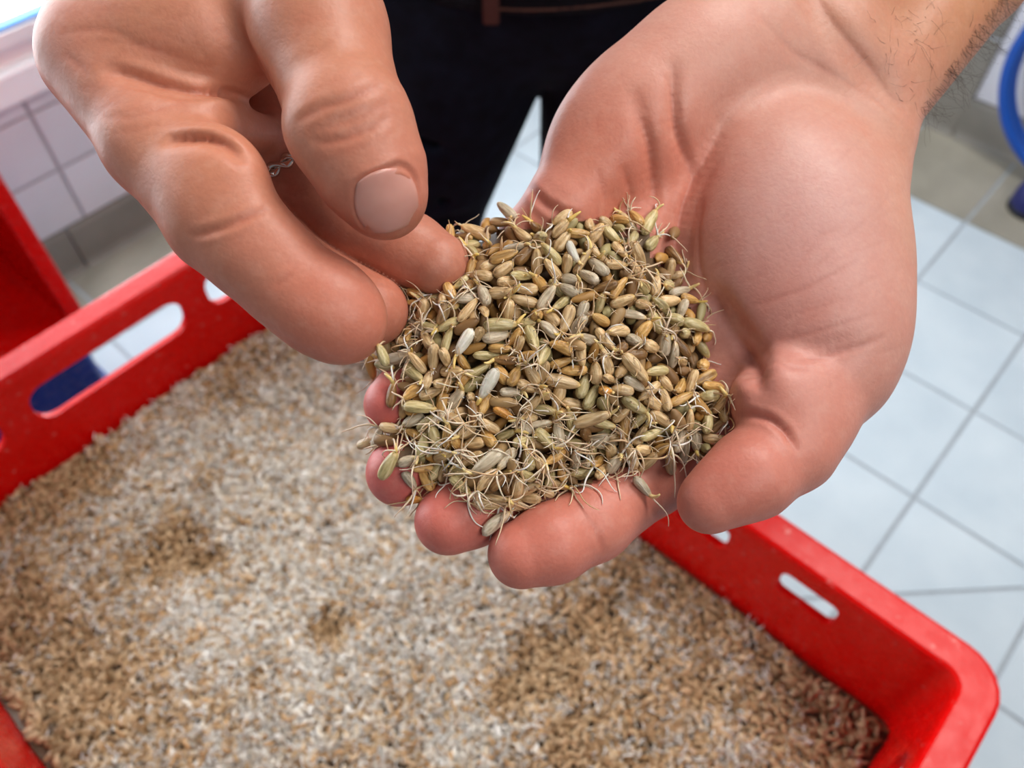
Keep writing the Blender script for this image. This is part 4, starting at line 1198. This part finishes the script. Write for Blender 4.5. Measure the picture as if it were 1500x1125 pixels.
# push the kernels apart and off the skin
mob = np.ones(NG); mob[:nS] = 0.15
for it in range(36):
    offs = (half - wid)[:, None] * np.array([-0.9, 0, 0.9])
    S3 = (CEN[:, None] + AXS[:, None] * offs[..., None]).reshape(-1, 3).astype(np.float32)
    rad = np.repeat(wid, 3).astype(np.float32) * 0.93
    own = np.repeat(np.arange(NG), 3)
    order = np.argsort(S3[:, 0]); S3s = S3[order]; push = np.zeros((NG, 3)); torq = np.zeros((NG, 3))
    hi_ = np.searchsorted(S3s[:, 0], S3s[:, 0] + 3.0)
    I = np.repeat(np.arange(len(order)), hi_ - np.arange(len(order)) - 1)
    cnt_ = hi_ - np.arange(len(order)) - 1
    Jx = np.arange(len(I)) - np.repeat(np.cumsum(cnt_) - cnt_, cnt_) + I + 1
    a_, b_ = order[I], order[Jx]
    m = (own[a_] != own[b_]) & (np.abs(S3[a_, 1] - S3[b_, 1]) < 3) & (np.abs(S3[a_, 2] - S3[b_, 2]) < 3)
    a_, b_ = a_[m], b_[m]
    dlt = S3[a_] - S3[b_]; ds = np.linalg.norm(dlt, axis=1) + 1e-6; ov = rad[a_] + rad[b_] - ds; m = ov > 0
    a_, b_, dlt, ds, ov = a_[m], b_[m], dlt[m], ds[m], ov[m]
    f = dlt / ds[:, None] * (ov * 0.5)[:, None]
    np.add.at(push, own[a_], f); np.add.at(push, own[b_], -f)
    ra = S3[a_] - CEN[own[a_]]; rb = S3[b_] - CEN[own[b_]]
    np.add.at(torq, own[a_], np.cross(ra, f)); np.add.at(torq, own[b_], np.cross(rb, -f))
    for Fd in (FL, FR):
        hi3 = np.array([Fd.ax[i][-1] for i in range(3)])
        ins = np.all((S3 > Fd.lo) & (S3 < hi3), axis=1)
        dv = np.where(ins, Fd.at(S3), 9.0) - np.repeat(wid, 3); mm_ = dv < 0
        if mm_.any():
            g = Fd.grad(S3[mm_]) * (-dv[mm_])[:, None] * 0.8
            np.add.at(push, own[mm_], g)
    CEN = CEN + push * (0.45 * mob)[:, None]
    AXS = AXS + np.cross(torq, AXS) * (0.05 * mob)[:, None]; AXS /= np.linalg.norm(AXS, axis=1, keepdims=True)
    uu, vv_ = uvd(CEN); tgt = grid_at(TG, uu, vv_) + base_off
    free = layer >= 0; free[:nS] = False
    inside_ = inside_dist(uu, vv_) > 0
    CEN[free, 2] += ((tgt - CEN[:, 2]) * np.where(inside_, 0.12, 0.05))[free]

def w_dir(d): return d[..., 0:1] * RX + d[..., 1:2] * UY + d[..., 2:3] * VZ
WC, WA, WN = c2w(CEN), w_dir(AXS), w_dir(NRM)

def kernel_mesh(name, seed):
    r = np.random.default_rng(seed); nl, nr = 15, 14
    t = np.linspace(-1, 1, nl); prof = np.sqrt(np.clip(1 - np.abs(t) ** (2.2 + 0.5 * r.random()), 0, 1)) * (1 - 0.22 * t - 0.06 * t * t)
    prof[0] *= 0.0; prof[-1] *= 0.0
    bend = r.normal(0, 0.07)
    V = []; C = []
    for i in range(nl):
        for k in range(nr):
            w = 2 * np.pi * k / nr
            crease_ = 1 - 0.42 * np.exp(-((w - 1.5 * np.pi) / 0.32) ** 2)
            ridge = 1 + 0.035 * math.cos(5 * w + seed)
            rr = prof[i] * crease_ * ridge
            V.append((t[i], rr * math.cos(w) * 1.0, rr * math.sin(w) * 0.92 + bend * (1 - t[i] ** 2) * 2))
            C.append((max(0, (t[i] - 0.62) / 0.38) ** 1.2 * 0.85, max(0, (-t[i] - 0.86) / 0.14) * 0.6 + 0.5 * (crease_ < 0.75), 0))
    V = np.array(V); F = []
    for i in range(nl - 1):
        for k in range(nr): F.append((i * nr + k, (i + 1) * nr + k, (i + 1) * nr + (k + 1) % nr, i * nr + (k + 1) % nr))
    V = V * np.array([3.4e-3, 1.32e-3, 1.32e-3])
    me = mesh_np(name, V, np.array(F)[:, ::-1].copy()); set_color(me, 'germ', np.array(C))
    me.materials.append(KERNEL['tan'])
    return me
KM = [kernel_mesh('sprouted_grain', k) for k in range(7)]

GROUP = 'sprouted rye grains heaped on the open palm'
NAMES = {'tan': 'tan-brown sprouted rye kernel packed among others in the heap on the palm', 'olive': 'dull olive-green sprouted rye kernel packed among others in the heap on the palm',
         'grey': 'grey-beige sprouted rye kernel packed among others in the heap on the palm', 'golden': 'golden-brown sprouted rye kernel packed among others in the heap on the palm',
         'dark': 'dark brown sprouted rye kernel packed among others in the heap on the palm'}
vis = list(range(nS)) + list(nS + np.arange(n0))
if len(vis) > 300: vis = vis[:300]
rest = [i for i in range(NG) if i not in set(vis)]
kinds = r5.choice(['tan', 'olive', 'grey', 'golden', 'dark'], NG, p=[.40, .22, .18, .15, .05])

def root_path(i, n, L, spread, grav, lift):
    p = CEN[i] + AXS[i] * half[i] * 0.93
    d = AXS[i] * 0.55 + r5.normal(0, spread, 3) + NRM[i] * lift; d /= np.linalg.norm(d)
    pts = [p.copy()]; st_ = L / n; turn = r5.normal(0, 0.28, 3)
    for k in range(n):
        turn = turn * 0.8 + r5.normal(0, 0.13, 3)
        d = d + turn * 0.55 + GRAV * grav
        uq, vq = uvd(p[None]); T = grid_at(TG, uq, vq)[0]
        inside = inside_dist(uq, vq)[0] > -4
        if inside:
            if p[2] > T + 0.2: d[2] -= 0.35
            if p[2] < T - 2.6: d[2] += 0.45
        d /= np.linalg.norm(d); q = p + d * st_
        for Fd in (FL, FR):
            if np.all(q > Fd.lo) and np.all(q < np.array([Fd.ax[a][-1] for a in range(3)])):
                fv = Fd.at(q)[0]
                if fv < 0.35: q = q + Fd.grad(q[None])[0] * (0.35 - fv)
        p = q; pts.append(p.copy())
    return np.array(pts)
def root_mesh(name, pts, r0, r1, inv, ns=5):
    W = c2w(pts); rad = np.linspace(1, 0, len(pts)) ** 0.7 * (r0 - r1) + r1
    V, F = tube_np(W, rad * 1e-3, ns)
    V = (np.c_[V, np.ones(len(V))] @ inv.T)[:, :3]
    return mesh_np(name, V, F)
nroots = {}; sprouted = set(); grain_obj = {}
for n_, i in enumerate(vis):
    X = Vector(WA[i]).normalized(); Zv = Vector(WN[i] + r5.normal(0, .55, 3)); Zv = (Zv - X * Zv.dot(X)).normalized(); Y = Zv.cross(X)
    s1, s2 = half[i] / 3.4, wid[i] / 1.32
    M = Matrix(((X.x, Y.x, Zv.x, WC[i][0]), (X.y, Y.y, Zv.y, WC[i][1]), (X.z, Y.z, Zv.z, WC[i][2]), (0, 0, 0, 1))) @ Matrix.Diagonal((s1, s2, s2, 1))
    o = bpy.data.objects.new('sprouted_grain', KM[r5.integers(0, len(KM))]); COL.objects.link(o)
    o.matrix_world = M
    kd = SPECIAL[i][5] if i < nS else kinds[i]
    o.material_slots[0].link = 'OBJECT'; o.material_slots[0].material = KERNEL[kd]
    o['category'] = 'grain'; o['group'] = GROUP
    o['label'] = SPECIAL[i][6] if i < nS else NAMES[kd]
    grain_obj[i] = o
    inv = np.array(M.inverted())
    uq, vq = uvd(CEN[i][None]); uq, vq = uq[0], vq[0]
    low = vq > 625
    nr = r5.choice([0, 1, 2, 3, 4, 5], p=[.14, .10, .20, .24, .18, .14]) if not low else r5.choice([2, 3, 4, 5, 6])
    if uq < 640 and vq < 660: nr = max(nr, r5.integers(2, 6))
    if i < nS: nr = {0: 1, 4: 1, 6: 5, 7: 0, 8: 1, 9: 3, 13: 0, 17: 0, 18: 0, 16: 0, 21: 3, 2: 0}.get(i, 2)
    for k in range(nr):
        L = (r5.uniform(1.6, 4.5) if r5.random() < .45 else r5.uniform(4, 9.5)) if not low else r5.uniform(6, 14)
        pts = root_path(i, 12, L, 0.42, 0.05 if not low else 0.11, 0.25)
        link('rootlet', root_mesh('rootlet', pts, r5.uniform(.18, .31), .07, inv), M_ROOT_WHITE if r5.random() < .16 or i in (0, 21, 24) else M_ROOT, o)
    nroots[i] = nr
    if (r5.random() < 0.42 or i in (0, 1, 4, 6, 21)) and i not in (7, 13, 16, 17, 18):
        pts = root_path(i, 5, r5.uniform(1.8, 3.8), 0.30, 0.0, 0.5)
        pts[0] = CEN[i] + AXS[i] * half[i] * 0.85
        sprouted.add(i)
        link('sprout', root_mesh('sprout', pts, r5.uniform(.42, .62), .2, inv, 7), M_SPROUT, o)
# every kernel gets a label that leads to it: its look, then where it lies next to a kernel one can find
SHORT = ['shiny whitish kernel', 'plump olive-green kernel', 'small bright amber kernel', 'long pinkish tan kernel', 'silvery kernel with yellow germ', 'reddish tan jutting kernel', 'fat grey-green kernel',
         'orange kernel on the middle fingertip', 'grey kernel on the index finger', 'kernel between the two fingertips', 'upright pale kernel', 'pointed grey-green kernel', 'bluish white kernel', 'upright brown kernel',
         'level beige kernel', 'orange-red kernel', 'dark upright kernel', 'plump golden ribbed kernel', 'creased tan husk', 'long smooth tan kernel', 'bristly greenish kernel', 'glassy kernel with white roots',
         'long pale green kernel', 'glossy olive kernel', 'silvery green slanting kernel']
COLOUR = {'tan': 'tan', 'olive': 'olive', 'grey': 'grey-beige', 'golden': 'golden', 'dark': 'dark brown'}
uvis, vvis = uvd(CEN)
pend = {}
for i in vis[nS:]:
    dd = np.hypot(uvis[:nS] - uvis[i], vvis[:nS] - vvis[i]); k = int(np.argmin(dd))
    an = math.degrees(math.atan2(-(vvis[i] - vvis[k]), uvis[i] - uvis[k])) % 360
    way = ['right of', 'above right of', 'above', 'above left of', 'left of', 'below left of', 'below', 'below right of'][int((an + 22.5) // 45) % 8]
    state = 'sprouting ' if i in sprouted else ('rooted ' if nroots[i] else 'bare ')
    pend.setdefault((kinds[i], k, way, state), []).append((dd[k], i))
for (kd, k, way, state), L in pend.items():
    for rank, (_, i) in enumerate(sorted(L)):
        nth = 'nearest ' if len(L) > 1 and rank == 0 else ['', 'second ', 'third ', 'fourth ', 'fifth ', 'sixth '][min(rank, 5)]
        grain_obj[i]['label'] = f"{state}{COLOUR[kd]} rye kernel, {nth}such {way} the {SHORT[k]}" if nth else f"{state}{COLOUR[kd]} rye kernel lying {way} the {SHORT[k]}"
print('grains', len(vis), 'rest', len(rest))

# the deeper kernels and stray root hairs of the heap, past the first 300
V, F, C, off = [], [], [], 0
kv = np.array([x.co for x in KM[0].vertices]); kf = []
for p_ in KM[0].polygons:
    a = list(p_.vertices); kf += [(a[0], a[1], a[2]), (a[0], a[2], a[3])]
kf = np.array(kf)
pal = [linv(150, 114, 72), linv(184, 148, 100), linv(166, 152, 104), linv(134, 98, 58), linv(184, 136, 70)]
for i in rest:
    X = WA[i] / np.linalg.norm(WA[i]); Zv = WN[i] - X * (WN[i] @ X); Zv /= np.linalg.norm(Zv); Y = np.cross(Zv, X)
    P = kv * np.array([half[i] / 3.4, wid[i] / 1.32, wid[i] / 1.32])
    V.append(WC[i] + P[:, :1] * X + P[:, 1:2] * Y + P[:, 2:] * Zv); F.append(kf + off); off += len(kv)
    C.append(np.tile(pal[r5.integers(0, 5)] * r5.uniform(.75, 1.05), (len(kv), 1)))
for k in range(520):
    i = r5.choice(vis[nS:]) if k % 2 else rest[r5.integers(0, n1)]; L = r5.uniform(1.5, 8)
    pts = root_path(i, 9, L, 0.7, 0.06, 0.6)
    Vt, Ft = tube_np(c2w(pts), np.linspace(.18, .07, 10) * 1e-3, 4)
    V.append(Vt); F.append(Ft + off); off += len(Vt); C.append(np.tile(linv(222, 196, 164) * r5.uniform(.8, 1.05), (len(Vt), 1)))
# dark sheet added inside the heap so no light passes between kernels
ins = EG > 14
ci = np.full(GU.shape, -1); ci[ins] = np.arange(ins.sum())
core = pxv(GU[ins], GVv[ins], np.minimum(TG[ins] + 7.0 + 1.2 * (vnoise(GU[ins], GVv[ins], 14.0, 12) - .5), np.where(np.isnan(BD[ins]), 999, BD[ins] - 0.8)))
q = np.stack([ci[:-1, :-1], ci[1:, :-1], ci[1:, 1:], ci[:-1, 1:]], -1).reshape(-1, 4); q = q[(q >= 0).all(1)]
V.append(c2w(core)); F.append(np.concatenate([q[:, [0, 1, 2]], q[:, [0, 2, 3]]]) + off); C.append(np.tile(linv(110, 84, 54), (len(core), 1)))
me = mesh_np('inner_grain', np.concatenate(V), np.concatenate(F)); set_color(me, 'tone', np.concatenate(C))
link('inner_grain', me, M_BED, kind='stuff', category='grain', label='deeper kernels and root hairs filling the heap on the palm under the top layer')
